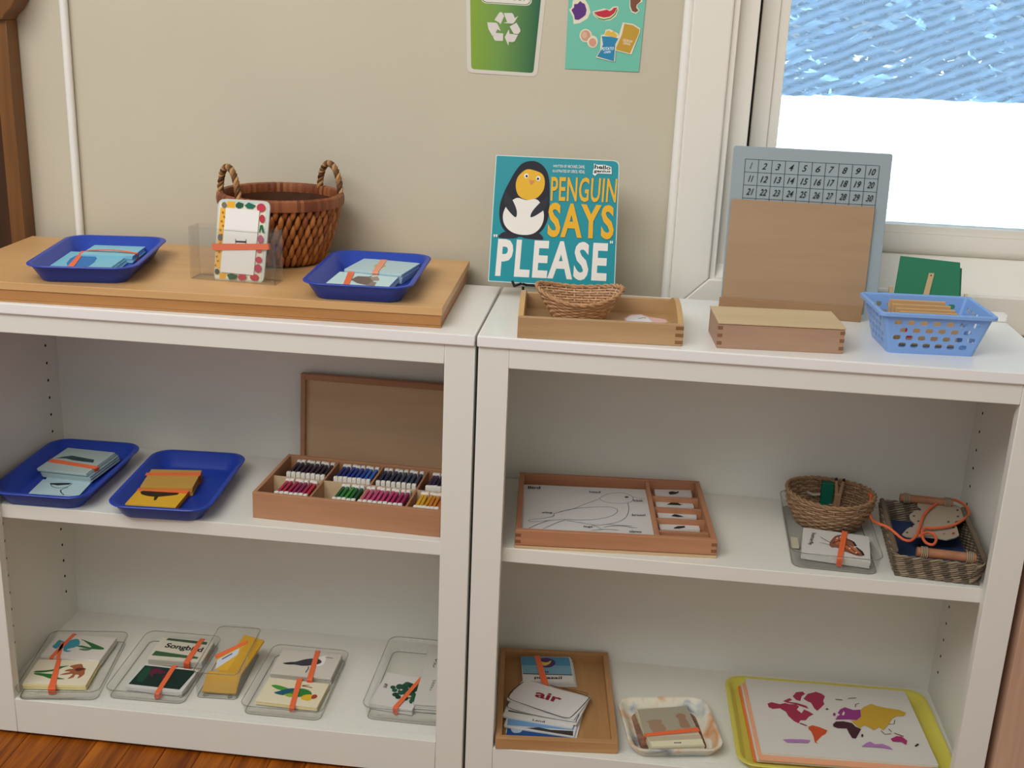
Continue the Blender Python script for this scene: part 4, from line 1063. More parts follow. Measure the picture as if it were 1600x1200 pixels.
# ================================================================== CLEAR TRAYS ON THE BOTTOM SHELF
clr = clear('#fdfdfc', .05, 1.45, 'clear_plastic', 0.012)
def clear_tray(name, label, cs, zb, h, w, d, r=.016, slope=.006, ang=None, parts=(), cat='tray'):
    c, a, w_, d_ = rect(cs, zb + h, ang=ang)
    w = w or w_; d = d or d_
    T = Th(name, label, cat, frame(c, a, zb), 'clear plastic trays')
    mb = MB(); th = .0016
    mb.rings(tray_rings(w, d, r, [(slope, 0, .8), (slope - .002, .001, .8), (.0025, h - .003, 1), (.0, h - .0015, 1), (0, h, 1), (.0035, h, 1), (.0038, h - .001, 1), (slope, th + .002, .8), (slope + .002, th, .8)]), clr)
    mb.build('tray', T.o, smooth=True, angle=50)
    # rim bead shows as a darker line
    ring = tray_rings(w, d, r, [(.0012, h, 1)])[0]
    mb = MB(); mb.tube(ring, .0008, clear('#dcdcd8', .1, 1.45, 'clear_plastic_edge', .08), 5, closed=True); mb.build('rim', T.o, smooth=True)
    ring = tray_rings(w, d, r, [(slope, .0009, .8)])[0]
    mb = MB(); mb.tube(ring, .0007, clear('#dcdcd8', .1, 1.45, 'clear_plastic_edge', .08), 5, closed=True); mb.build('base_edge', T.o, smooth=True)
    return T
CT1 = clear_tray('clear_tray', 'clear tray of flower cards at the left end of the bottom shelf', quad(K10, [(180, 535), (620, 545)], [(870, 150), (720, 490)], [(400, 110), (850, 120)], [(115, 490), (350, 140)]), BOTZ, .018, .134, .190)
CT2 = clear_tray('clear_tray', 'clear tray with the songbird card, second from the left on the bottom shelf', quad(K10, [(800, 525), (1240, 570)], [(1480, 200), (1310, 530)], [(1080, 120), (1440, 140)], [(745, 480), (1050, 140)]), BOTZ, .018, .134, .190, ang=1.5)
CT3 = clear_tray('clear_tray', 'clear tray of bird cards between the yellow card bin and the plant tray', quad(K11, [(210, 640), (690, 690)], [(900, 270), (750, 640)], [(440, 205), (870, 245)], [(170, 590), (390, 230)]), BOTZ, .018, .134, .190)
CT4 = clear_tray('clear_tray', 'larger clear tray of plant cards at the right end of the left bottom shelf', quad(K11, [(1010, 650), (1480, 690)], [(1800, 200), (1700, 600)], [(1250, 125), (1530, 180)], [(975, 600), (1200, 150)]), BOTZ, .026, .150, .222, r=.018, slope=.008, ang=0)
BIN = clear_tray('clear_bin', 'deep narrow clear bin of yellow cards overlapping the songbird tray', quad(K11, [(-110, 400), (110, 430)], [(298, 110), (140, 410)], [(0, 80), (270, 95)], [(-130, 370), (-20, 100)]), BOTZ, .048, .074, .150, r=.010, slope=.005, ang=3, cat='bin')
for dx in (-.02, .02):
    MB().tube([(dx, -.063, .0002), (dx, -.063, .0022)], .004, clear('#8f8f86', .2, 1.45, 'clear_foot', .3), 12).build('foot', BIN.o)
z0 = BOTZ + .0021
CR = '#e8dfc6'; OW = '#dcd7cd'
deck('card_bundle', 'cream cards with a brown flower picture at the front of the flower tray', P4, [(150, 775), (1010, 805), (1215, 468), (345, 445)], z0, .010, '#e3d49c', CR, 7, .0008,
     items=[('s', '#2f6b35', [(290, 625), (330, 605), (450, 600), (560, 585), (660, 545), (780, 535), (700, 560), (600, 600), (450, 625), (350, 630)]), ('s', '#2f7236', [(290, 640), (350, 635), (450, 645), (560, 655), (600, 690), (720, 720), (600, 725), (500, 710), (420, 680), (320, 660)]),
            ('s', '#a4613f', [(790, 545), (850, 525), (910, 515), (960, 515), (980, 560), (1015, 575), (1000, 610), (995, 650), (950, 690), (895, 712), (920, 670), (870, 660), (840, 700), (760, 718), (800, 685), (830, 650), (740, 660), (650, 665), (720, 640), (800, 620), (720, 610), (770, 585), (840, 575)]), ('s', '#5d2f1d', [(860, 590), (920, 565), (1000, 580), (960, 600), (900, 615)])],
     bands=[((540, 850), (640, 460), .011, .007)])
deck('card_bundle', 'white cards with a blue iris picture at the back of the flower tray', P4, [(385, 405), (1215, 455), (1440, 150), (640, 85)], z0, .012, '#cfc9bf', OW, 7, .0008,
     items=[('s', '#2d6b38', [(890, 265), (960, 255), (1090, 280), (1000, 200), (945, 165), (1010, 185), (1150, 240), (1265, 290), (1240, 312), (1120, 305), (1000, 290)]), ('s', '#5d7d62', [(915, 305), (1000, 295), (1095, 305), (1040, 325), (970, 325)]),
            ('s', '#3f95ab', [(550, 270), (590, 230), (640, 180), (690, 190), (740, 205), (820, 175), (900, 165), (930, 200), (920, 250), (860, 280), (780, 300), (750, 320), (815, 330), (760, 345), (705, 330), (700, 285), (650, 270), (600, 300)])],
     bands=[((540, 420), (855, 98), .007, .006), ((630, 430), (690, 220), .006, .005)])
deck('card_bundle', 'white-edged cards with a dark green and red photo at the front of the songbird tray', P5, [(205, 620), (765, 685), (930, 468), (410, 420)], z0, .009, '#c9c8c4', '#d6d5d0', 7, .0008,
     items=[('p', '#16302a', [(250, 608), (740, 662), (900, 482), (410, 428)]), ('s', '#1f4a38', [(330, 560), (400, 460), (470, 450), (440, 520), (380, 590)]), ('s', '#5f1f38', [(455, 500), (490, 460), (570, 470), (610, 500), (560, 510), (500, 510), (480, 545)]), ('s', '#4f1c3a', [(570, 530), (640, 520), (660, 550), (600, 570)])], bands=[((525, 700), (695, 435), .008, .008)])
deck('card_bundle', 'cards lettered Songbird with green bands at the back of the songbird tray', P5, [(420, 365), (960, 390), (1080, 195), (590, 160)], z0, .012, '#b9b4a6', '#d8d3c2', 7, .0008,
     items=[('p', '#3c5a42', [(635, 166), (1012, 205), (1000, 232), (612, 185)]), ('p', '#3c6240', [(512, 288), (925, 350), (910, 368), (472, 332)]), ('t', INK, 'Songbird', [(585, 268), (955, 318), (980, 258), (625, 212)], .03, .1)], bands=[((810, 400), (960, 178), .010, .008)])
deck('card_bundle', 'cream cards with a green and yellow parrot at the front of the bird tray', P6, [(255, 800), (1050, 890), (1215, 585), (420, 485)], z0, .007, '#d9c99c', '#e6dcbd', 6, .0008,
     items=[('s', '#4b9a3e', [(455, 600), (510, 590), (600, 610), (700, 650), (640, 665), (540, 650)]), ('s', '#1c5a72', [(490, 695), (560, 670), (680, 640), (780, 640), (760, 690), (660, 720), (590, 725)]), ('s', '#2f7d38', [(640, 720), (700, 690), (800, 650), (870, 640), (960, 670), (985, 720), (900, 740), (820, 750), (720, 750)]), ('s', '#8fae3c', [(620, 720), (700, 705), (760, 730), (700, 755)]),
            ('s', '#e3b62c', [(840, 770), (880, 730), (970, 720), (990, 760), (950, 800), (890, 795)]), ('s', '#a8402c', [(980, 770), (1000, 725), (1050, 725), (1055, 755), (1020, 775)]), ('l', '#7a3a2c', [(860, 605), (990, 630)], .0018), ('l', '#7a3a2c', [(860, 600), (950, 600)], .0014)], bands=[((725, 890), (830, 515), .008, .009)])
deck('card_bundle', 'white cards with a dark grey bird at the back of the bird tray', P6, [(420, 430), (1245, 500), (1380, 195), (625, 120)], z0, .012, '#c2bcb0', '#d5cfc4', 7, .0008,
     items=[('s', '#f0eee8', [(1040, 250), (1120, 215), (1180, 210), (1170, 260), (1140, 320), (1070, 345), (960, 345), (1090, 300)]), ('s', '#3b3c48', [(605, 305), (700, 290), (780, 285), (880, 258), (980, 245), (1070, 250), (1115, 280), (1095, 310), (1000, 330), (880, 342), (760, 325), (660, 322)]), ('s', '#2c2c33', [(605, 305), (690, 295), (745, 310), (720, 325), (650, 320)]), ('l', '#4a4440', [(1165, 228), (1265, 242)], .0016), ('l', '#5d5550', [(945, 350), (940, 380), (905, 430)], .002)],
     bands=[((960, 520), (1065, 150), .009, .008)])
deck('card_bundle', 'white cards with a dark leafy plant and orange band in the plant tray', P7, [(190, 865), (760, 990), (835, 610), (440, 520)], z0, .010, '#c9c6c0', '#d8d5cf', 6, .001,
     items=[('e', '#1d4a36', (480, 705), 32, 21), ('e', '#25573f', (500, 740), 34, 21), ('e', '#173d2d', (510, 790), 41, 24), ('e', '#1d4a36', (560, 700), 46, 33), ('e', '#25573f', (575, 760), 39, 36), ('e', '#173d2d', (540, 820), 34, 24), ('e', '#1d4a36', (620, 700), 39, 39), ('e', '#25573f', (650, 665), 39, 21), ('e', '#173d2d', (690, 690), 34, 33), ('e', '#1d4a36', (640, 760), 50, 45), ('e', '#25573f', (690, 800), 46, 45), ('e', '#173d2d', (740, 740), 50, 45), ('e', '#1d4a36', (760, 800), 41, 45), ('e', '#25573f', (720, 850), 34, 30), ('e', '#173d2d', (800, 700), 39, 33), ('e', '#1d4a36', (820, 668), 25, 18), ('e', '#25573f', (690, 875), 20, 27), ('e', '#173d2d', (620, 840), 39, 27), ('e', '#c9cfc4', (575, 742), 16, 8), ('e', '#c9cfc4', (755, 775), 16, 14), ('e', '#d9b98a', (670, 820), 25, 12), ('t', '#55524f', 'tree', [(362, 712), (400, 720), (425, 665), (390, 655)], .01)],
     bands=[((510, 950), (815, 605), .008, .006)])
deck('label_cards', 'white printed name cards stacked at the right of the plant tray', P7, [(770, 885), (1075, 935), (1180, 250), (880, 190)], z0, .014, '#c4c0b8', '#cfcbc4', 8, .002,
     items=[('t', '#4a4540', 'TREES', [(915, 760), (915, 640), (880 + 75, 620), (990, 640)][:0] or [(925, 755), (985, 620), (955, 615), (905, 745)], .01), ('t', '#4a4540', 'PEA', [(965, 475), (1010, 370), (980, 360), (945, 460)], .01)])
# yellow cards leaning in the bin
for k, (w0, dy, lean) in enumerate(((.040, -.004, 52), (.056, -.034, 58))):
    M_ = BIN.M @ Matrix.Translation((.002, dy - .028, .0045)) @ Matrix.Rotation(math.radians(-20 + 20 * k), 4, 'Z') @ Matrix.Rotation(math.radians(24 + 2 * k), 4, 'X')
    c = Th('yellow_card', ('yellow card with a small pale label, tilted in the clear bin', 'plain yellow card at the front of the clear bin')[k], 'card', M_, 'yellow cards in the clear bin')
    MB().prism(rrect(w0, .094 - .056 * k, .002, 2, 0, .047 - .028 * k), 0, .004, mat('#c99a2e', .6)).build('card', c.o, bevel=.0005)
    if k == 0:
        art(c, P5, [('p', '#d8a83a', [(1085, 470), (1200, 480), (1390, 200), (1100, 350)]), ('p', '#c9d0da', [(1085, 465), (1300, 325), (1320, 262), (1105, 375)]), ('l', '#4c5670', [(1150, 370), (1250, 315)], .0025), ('l', '#4a3a8a', [(1180, 305), (1300, 250)], .003)], .0042, 'label_print')
        A = c.px(P5(1095, 345), .0045); B = c.px(P5(1385, 205), .0045); band(c, A, B, .0046, 0.0, .007, .006)

# ================================================================== RIGHT SHELF
# bird puzzle box
cs = [K12(105, 530), K12(1512, 588), K12(1392, 185), K12(150, 120)]
hb4 = .0290
c, a, w_, d_ = rect(cs, SRZ + hb4)
T = Th('puzzle_box', 'shallow wooden box holding a bird diagram and four small cards', 'box', frame(c, a, SRZ))
PB = T; x0, x1, y0, y1 = -w_ / 2, w_ / 2, -d_ / 2, d_ / 2; wl = .008
bx = wood('#b98562', '#a67152', 'X', 9, 14, .5, .3, name='puzzle_beech', fine=.7); bxy = wood('#b98562', '#a67152', 'Y', 9, 14, .5, .3, name='puzzle_beech_side', fine=.7)
MB().box((x0 - .001, y0 - .001, 0), (x1 + .001, y1 + .001, .004), wood('#d2b48c', '#c2a27a', 'X', 6, 9, .5)).build('base', T.o, bevel=.0008)
fpn = MB().box((x0, y0, .005), (x1, y0 + wl, hb4), bx).build('front_panel', T.o, bevel=.0012)
MB().box((x0, y1 - wl, .005), (x1, y1, hb4), bx).build('back_panel', T.o, bevel=.0012)
for a0 in (x0, x1 - wl): MB().box((a0, y0 + wl, .005), (a0 + wl, y1 - wl, hb4), bxy).build('side_panel', T.o, bevel=.0012)
MB().box((x0 + .002, y0 + .002, .004), (x1 - .002, y1 - .002, .0075), bx).build('bottom', T.o)
for k in range(2):
    for a0, b0 in ((x0 - .0002, x0 + .008), (x1 - .008, x1 + .0002)):
        MB().box((a0, y0 - .0002, .0085 + k * .010), (b0, y0 + .002, .0135 + k * .010), wood('#8a5a3e', '#774b32', 'X', 9, 14)).build('joint_finger', fpn)
dvx = T.px(K12(1085, 420), hb4 - .003)[0]
MB().box((dvx - .006, y0 + wl, .0075), (dvx, y1 - wl, hb4 - .002), bxy).build('divider', T.o, bevel=.0006)
ysl = [T.px(K12(1220, v), hb4 - .006)[1] for v in (300, 375, 450, 535)]
for yy in ysl:
    MB().box((dvx, yy - .003, .0075), (x1 - wl, yy + .003, hb4 - .006), bx).build('slat', T.o, bevel=.0006)
BZ_ = .0175
ds = [K12(*p) for p in ((148, 520), (1090, 560), (1028, 245), (172, 208))]
Dg = Th('bird_diagram', 'white card with an outline drawing of a bird and its labelled parts', 'card', T.M.copy())
dq = [Dg.px(p, BZ_) for p in ds]
dq[0] = (dq[0][0], y0 + wl + .001); dq[1] = (dq[1][0], y0 + wl + .001)
MB().prism(round_poly(dq, .005), .0076, BZ_, mat('#d2d1cf', .4, .4)).build('card', Dg.o)
G_ = '#4b4a49'; lw_ = .0009
art(Dg, K12, [('l', G_, [(695, 305), (740, 280), (800, 268), (870, 270), (920, 290), (930, 305), (915, 330), (850, 342), (780, 338), (720, 325), (695, 305)], lw_, 1), ('l', G_, [(925, 295), (1010, 308), (930, 318)], lw_), ('e', G_, (885, 297), 14, 6), ('l', G_, [(690, 312), (600, 345), (510, 380), (455, 392), (420, 402), (380, 412), (375, 430), (300, 445), (215, 455), (208, 465), (260, 468), (360, 458), (460, 452)], lw_, 1),
              ('l', G_, [(420, 400), (500, 382), (600, 370), (720, 365), (790, 370), (822, 390), (800, 418), (740, 440), (640, 455), (540, 456), (460, 452)], lw_, 1), ('l', G_, [(893, 338), (900, 380), (885, 430), (840, 465), (760, 485), (680, 492), (600, 482), (465, 458)], lw_, 1), ('l', G_, [(350, 458), (270, 485), (205, 515)], lw_), ('l', G_, [(460, 455), (390, 480), (305, 518)], lw_),
              ('l', G_, [(640, 490), (680, 505), (715, 525)], lw_), ('l', G_, [(725, 508), (780, 500), (860, 500), (930, 512), (955, 512)], lw_, 1), ('l', G_, [(640, 530), (740, 522), (830, 530)], lw_, 1), ('l', G_, [(760, 490), (840, 495), (920, 500)], lw_),
              ('t', INK, 'Bird', [(198, 242), (285, 244), (287, 225), (200, 223)], .03), ('t', INK, 'head', [(626, 270), (702, 272), (704, 258), (628, 256)], .01), ('t', INK, 'beak', [(932, 332), (1000, 332), (1000, 318), (934, 318)], .01), ('t', INK, 'wing', [(293, 416), (368, 418), (370, 402), (295, 400)], .01), ('t', INK, 'breast', [(922, 431), (1018, 432), (1018, 418), (922, 417)], .01), ('t', INK, 'legs', [(585, 513), (648, 516), (650, 500), (587, 498)], .01), ('t', INK, 'claws', [(903, 546), (987, 549), (988, 534), (904, 531)], .01)], BZ_, 'drawing')['kind'] = 'stuff'
shp = [[(1175, 262), (1200, 256), (1230, 262), (1248, 254), (1245, 268), (1225, 276), (1190, 280), (1180, 275)], [(1162, 350), (1190, 335), (1230, 332), (1260, 345), (1278, 345), (1255, 354)], [(1192, 428), (1215, 415), (1240, 418), (1285, 434), (1240, 436)], [(1210, 510), (1240, 498), (1290, 496), (1290, 508), (1250, 516), (1215, 516)]]
cq = [((1085, 285), (1340, 286), (1330, 248), (1075, 242)), ((1092, 362), (1352, 366), (1345, 334), (1085, 325)), ((1105, 438), (1372, 440), (1365, 410), (1098, 402)), ((1118, 520), (1395, 522), (1385, 492), (1108, 484))]
for k in range(4):
    c = Th('animal_card', 'white card with a dark animal shape, %s from the back in the puzzle box' % ORD[k], 'card', T.M.copy(), 'animal cards in the puzzle box')
    zc = .0155
    q = [c.px(K12(*p), zc) for p in cq[k]]
    MB().prism(q, .0078, zc, mat('#d3d2d0', .5)).build('card', c.o)
    art(c, K12, [('p', '#231f1f', shp[k])], zc, 'picture')

# clear tray with wicker basket and butterfly cards
CT5 = clear_tray('clear_tray', 'clear tray on the right shelf holding the round wicker basket', quad(K13, [(170, 640), (740, 700)], [(790, 660), (700, 380)], [(100, 200), (600, 230)], [(145, 600), (95, 220)]), SRZ, .026, .132, .236, r=.020, slope=.007, ang=-2)
z1 = SRZ + .0021
deck('card_bundle', 'white cards with an orange butterfly, lettered butterfly, in the clear tray', Q1, [(225, 935), (985, 1025), (980, 770), (255, 660)], z1, .012, '#c4c2bd', '#d4d2cd', 6, .0008,
     items=[('s', '#8c5a48', [(535, 850), (560, 800), (610, 755), (680, 750), (740, 790), (800, 830), (830, 870), (800, 880), (880, 930), (915, 975), (850, 980), (750, 945), (690, 925), (620, 890), (560, 885)]), ('s', '#c46f48', [(600, 800), (650, 770), (700, 800), (680, 850), (610, 850)]), ('s', '#c8744c', [(710, 870), (780, 870), (870, 945), (800, 945), (720, 910)]), ('l', INK, [(745, 800), (800, 825), (830, 872)], .003), ('l', INK, [(600, 770), (690, 850)], .0012), ('l', INK, [(640, 760), (720, 840)], .0012), ('l', INK, [(700, 890), (800, 960)], .0014), ('l', INK, [(730, 860), (860, 970)], .0014), ('l', INK, [(570, 840), (690, 800)], .0012), ('e', '#efe9e0', (620, 790), 10, 8), ('e', '#efe9e0', (660, 775), 9, 7), ('e', '#efe9e0', (760, 900), 10, 7), ('e', '#efe9e0', (830, 950), 10, 7), ('l', INK, [(830, 890), (890, 935), (915, 978)], .003), ('l', '#7a6a60', [(540, 835), (480, 800), (435, 775)], .001), ('l', '#7a6a60', [(535, 860), (470, 845), (425, 840)], .001), ('t', INK, 'butterfly', [(385, 735), (370, 850), (300, 860), (325, 730)][0:0] or [(330, 728), (290, 862), (350, 868), (392, 735)], .005)],
     bands=[((650, 1010), (705, 722), .008, .008)])
MB_ = Th('paper_slip', 'small cream paper slip at the left inside the clear tray on the right shelf', 'paper', frame(atZ(Q1(155, 810), SRZ + .008), 0, SRZ))
MB().box((-.005, -.014, .002), (.005, .014, .007), mat('#c9c3ac', .6)).build('slip', MB_.o)
wc = Vector((.5345, -.0925, 0))
WK = Th('wicker_basket', 'round wicker basket with a clothespin figure inside, standing in the clear tray', 'basket', frame(wc, math.radians(-8), SRZ + .002))
def Sr(a, u):
    q = .046 + .018 * math.sin(min(u * 1.1, 1) * math.pi / 2)
    return (q * 1.03 * math.cos(a), q * .93 * math.sin(a), .002 + u * .047 + .004 * u * math.cos(a) ** 2)
wicker(WK, Sr, 13, 34, .0018, .0014, ('#9a7a5c', '#8a6a4c', '#a5856a'))
rim(WK, Sr, .0030, mat('#977555', .6, var=.2, vscale=120), twist=18)
mb = MB(); mb.rings([[(.047 * math.cos(k * math.pi / 15), .043 * math.sin(k * math.pi / 15), .002) for k in range(30)], [(.047 * math.cos(k * math.pi / 15), .043 * math.sin(k * math.pi / 15), .004) for k in range(30)]], mat('#6f5640', .7)); mb.build('bottom', WK.o)
# clothespin figure, green block, white loop inside
def wkp(p, z): return WK.I @ atZ(Q1(*p), SRZ + z)
fx = wkp((630, 330), .030)
FG = Th('clothespin_figure', 'small wooden clothespin figure with two dark round heads in the wicker basket', 'figure', WK.M @ Matrix.Translation((fx.x, fx.y, .0045)))
pw_ = mat('#a98465', .6)
for s_ in (-1, 1):
    MB().tube([(s_ * .002, 0, .0), (s_ * .0024, 0, .028), (s_ * .0055, .003, .050)], .0028, pw_, 8, rr=[.0034, .0032, .0022]).build('prong', FG.o, smooth=True)
    MB().tube([(s_ * .0055, .003, .0495), (s_ * .0058, .0032, .052), (s_ * .006, .0034, .0545)], .002, mat('#1b1a1a', .5), 8, rr=[.0018, .0028, .0014]).build('head', FG.o, smooth=True)
MB().box((-.005, -.003, .026), (.005, .003, .030), mat('#b59274', .6)).build('spring', FG.o, bevel=.0008)
gx = wkp((510, 260), .034)
GB = Th('green_block', 'dark green rectangular block standing in the wicker basket', 'block', WK.M @ Matrix.Translation((gx.x, gx.y, .0045)) @ Matrix.Rotation(.1, 4, 'Z'))
MB().box((-.0095, -.006, 0), (.0095, .006, .042), mat('#0f6b52', .5)).build('block', GB.o, bevel=.001)
l0 = [wkp(p, .030) for p in ((270, 185), (275, 240), (310, 285), (360, 305), (430, 300))]
LP = Th('cord_loop', 'short white cord curled in the wicker basket', 'cord', WK.M.copy())
MB().tube(l0, .0022, mat('#b9b2a6', .6), 7).build('cord', LP.o, smooth=True)

# rectangular seagrass basket with lacing butterfly
cs = [Q2(285, 860), Q2(1270, 950), Q2(1060, 330), Q2(95, 250)]
ch = .042
c, a, w_, d_ = rect(cs, SRZ + ch)
a = math.radians(-4.5)
SG = Th('seagrass_basket', 'rectangular seagrass basket with bamboo handles at the right end of the right shelf', 'basket', frame(c, a, SRZ))
x0, x1, y0, y1 = -w_ / 2, w_ / 2, -d_ / 2, d_ / 2
sgm = [mat(cc, .7, .2) for cc in ('#857562', '#6c5f50', '#94846c', '#5f5448')]
def rope_ring(mb, w, d, z, r, k0, m):
    base = rrect(w, d, .014, 5); P = []
    L = [Vector((x, y, 0)) for x, y in base]; Lc = L + [L[0]]; tot = 0; seg = []
    for p, q in zip(Lc, Lc[1:]): seg.append((q - p).length); tot += seg[-1]
    N = int(tot / .0034)
    for s_ in range(2):
        path = []
        for k in range(N):
            dist = tot * k / N; i = 0
            while dist > seg[i]: dist -= seg[i]; i += 1
            p = Lc[i].lerp(Lc[i + 1], dist / seg[i] if seg[i] else 0); t_ = (Lc[i + 1] - Lc[i]).normalized(); n_ = Vector((t_.y, -t_.x, 0))
            ph = k * .9 + s_ * math.pi + k0
            path.append(p + n_ * math.cos(ph) * r * .55 + Vector((0, 0, z + math.sin(ph) * r * .55)))
        mb.tube(path, r * .62, m[s_], 5, closed=True)
mb = MB()
lv = 10
for k in range(lv):
    u = k / (lv - 1)
    rope_ring(mb, w_ - .012 * (1 - u), d_ - .012 * (1 - u), .0035 + k * (ch - .012) / (lv - 1), .0026, k * 2.3, (sgm[k % 4], sgm[(k + 1) % 4]))
tag(mb.build('weave', SG.o, smooth=True, angle=80), kind='stuff')
MB().box((x0 + .006, y0 + .006, .001), (x1 - .006, y1 - .006, .005), mat('#5d5140', .8, var=.3, vscale=200)).build('bottom', SG.o)
MB().prism(rrect(w_ - .022, d_ - .022, .01), .0052, .0075, mat('#2b3d63', .7, var=.25, vscale=40)).build('blue_lining', SG.o)
bmb = mat('#9a6a4c', .5, .3, var=.15, vscale=80)
for yy, lab in ((y0 + .003, 'f'), (y1 - .003, 'b')):
    rod = MB().tube([(x0 + .030, yy, ch + .001), (x1 - .018, yy, ch + .001)], .0065, bmb, 14).build('handle_rod', SG.o, smooth=True, angle=50)
    for xx_ in (x0 + .040, x1 - .026):
        for j in range(4):
            R = [(xx_ + (j - 1.5) * .0024, yy + .0072 * math.cos(t), ch + .001 + .0072 * math.sin(t)) for t in (2 * math.pi * q / 14 for q in range(14))]
            MB().tube(R, .0012, sgm[2], 5, closed=True).build('binding', rod, smooth=True)
for xx_ in (x0 + .003, x1 - .003):
    mb = MB(); mb.tube([(xx_, y0 + .01, ch - .004), (xx_, 0, ch - .003), (xx_, y1 - .01, ch - .004)], .004, sgm[1], 8); mb.build('side_rod', SG.o, smooth=True)
BF = Th('lacing_butterfly', 'beige butterfly-shaped lacing card with punched holes in the seagrass basket', 'lacing card', SG.M @ Matrix.Translation((0, 0, .034)) @ Matrix.Rotation(math.radians(3), 4, 'X'))
wing = [(350, 665), (400, 610), (500, 555), (440, 500), (430, 455), (480, 415), (560, 385), (520, 350), (520, 315), (580, 300), (680, 310), (720, 340), (850, 335), (950, 345), (1030, 400), (1060, 460), (1030, 500), (930, 530), (960, 600), (980, 680), (930, 705), (840, 725), (730, 705), (600, 690), (480, 700), (400, 690)]
wp = [BF.px(Q2(*p), 0) for p in wing]
cenw = sum((Vector(p) for p in wp), Vector((0, 0))) / len(wp)
wp = wp if sum(wp[i - 1][0] * wp[i][1] - wp[i][0] * wp[i - 1][1] for i in range(len(wp))) > 0 else wp[::-1]
MB().prism(wp, -.0025, 0, mat('#a79a88', .6, .3)).build('card', BF.o, bevel=.0005)
art(BF, Q2, [('e', '#3b3530', p, 14, 9) for p in ((480, 468), (530, 525), (455, 585), (405, 650), (545, 400), (960, 405), (965, 475), (860, 535), (915, 595))] + [('e', '#a8402c', (915, 662), 18, 11), ('e', '#a8402c', (810, 668), 10, 7)], 0.00005, 'punched_holes')
lace = mat('#d9683f', .6, .3)
LC = Th('lace', 'orange lace trailing from the wicker basket over the lacing butterfly', 'lace', SG.M.copy())
def lp_(p, z): q = SG.I @ atZ(Q2(*p), SRZ + z); return q
path = [lp_((-20, 225), .056), lp_((5, 240), .054), lp_((0, 330), .045), lp_((-8, 430), .034), lp_((20, 510), .038), lp_((90, 550), .046), lp_((190, 590), .0475), lp_((280, 660), .044), lp_((360, 725), .040), lp_((440, 740), .040), lp_((500, 690), .040), lp_((540, 600), .040), lp_((590, 460), .040), lp_((690, 360), .041), lp_((800, 305), .041), lp_((920, 290), .040), lp_((1030, 340), .041), lp_((1085, 420), .041), lp_((1050, 490), .040), lp_((900, 575), .039), (lp_((720, 600), .040)), lp_((590, 605), .040), lp_((570, 680), .040), lp_((610, 760), .040), lp_((690, 785), .041), lp_((725, 730), .040), lp_((700, 670), .040), lp_((620, 650), .041), lp_((530, 690), .041)]
sp = []
for i in range(len(path) - 1):
    q0, q1, q2, q3 = path[max(i - 1, 0)], path[i], path[i + 1], path[min(i + 2, len(path) - 1)]
    for j in range(5):
        u = j / 5; sp.append(.5 * ((2 * q1) + (q2 - q0) * u + (2 * q0 - 5 * q1 + 4 * q2 - q3) * u * u + (3 * q1 - q0 - 3 * q2 + q3) * u ** 3))
MB().tube(sp, .0021, lace, 7).build('cord', LC.o, smooth=True)

# ================================================================== RIGHT BOTTOM SHELF
th6 = .020
c, a, w_, d_ = rect([K14(55, 685), K14(862, 720), K14(805, 115), K14(95, 95)], BOTZ + th6)
T = Th('wooden_tray', 'square-cornered bamboo tray of picture cards on the right bottom shelf', 'tray', frame(c, a, BOTZ))
WTR = T; x0, x1, y0, y1 = -w_ / 2, w_ / 2, -d_ / 2, d_ / 2; wl = .0095
b1 = wood('#bd9163', '#a87c4e', 'X', 9, 16, .45, .35, name='tray_bamboo'); b2 = wood('#bd9163', '#a87c4e', 'Y', 9, 16, .45, .35, name='tray_bamboo_side')
MB().box((x0, y0, 0), (x1, y0 + wl, th6), b1).build('front_panel', T.o, bevel=.0015)
MB().box((x0, y1 - wl, 0), (x1, y1, th6), b1).build('back_panel', T.o, bevel=.0015)
for a0 in (x0, x1 - wl): MB().box((a0, y0 + wl, 0), (a0 + wl, y1 - wl, th6), b2).build('side_panel', T.o, bevel=.0015)
MB().box((x0 + .002, y0 + .002, .002), (x1 - .002, y1 - .002, .0055), wood('#b68a5a', '#a07548', 'Y', 9, 20, .45, name='tray_floor', contrast=.8)).build('bottom', T.o)
zt = BOTZ + .0056
sky = '#5d93b4'
deck('card_bundle', 'cards with a blue parasail photo, lettered parasail, at the back of the bamboo tray', Q3, [(318, 418), (850, 435), (800, 178), (285, 170)], zt, .012, '#cfcdc8', '#dcdad5', 7, .001, shift=(.006, 0),
     items=[('p', '#79a7bd', [(312, 350), (828, 365), (795, 182), (288, 172)]), ('p', '#4f8fb4', [(300, 262), (812, 270), (795, 182), (288, 172)]), ('p', '#26323a', [(314, 356), (830, 370), (829, 362), (312, 348)]), ('s', '#4d2f66', [(470, 225), (500, 195), (570, 188), (640, 215), (650, 250), (600, 285), (530, 285), (480, 260)]), ('s', '#d8b84a', [(490, 225), (560, 235), (610, 215), (590, 250), (540, 270), (500, 250)]), ('l', INK, [(553, 325), (553, 345)], .0018), ('l', INK, [(573, 325), (573, 345)], .0018), ('t', INK, 'parasail', [(432, 414), (717, 420), (720, 382), (435, 378)], .02)],
     bands=[((545, 465), (460, 172), .011, .009)])
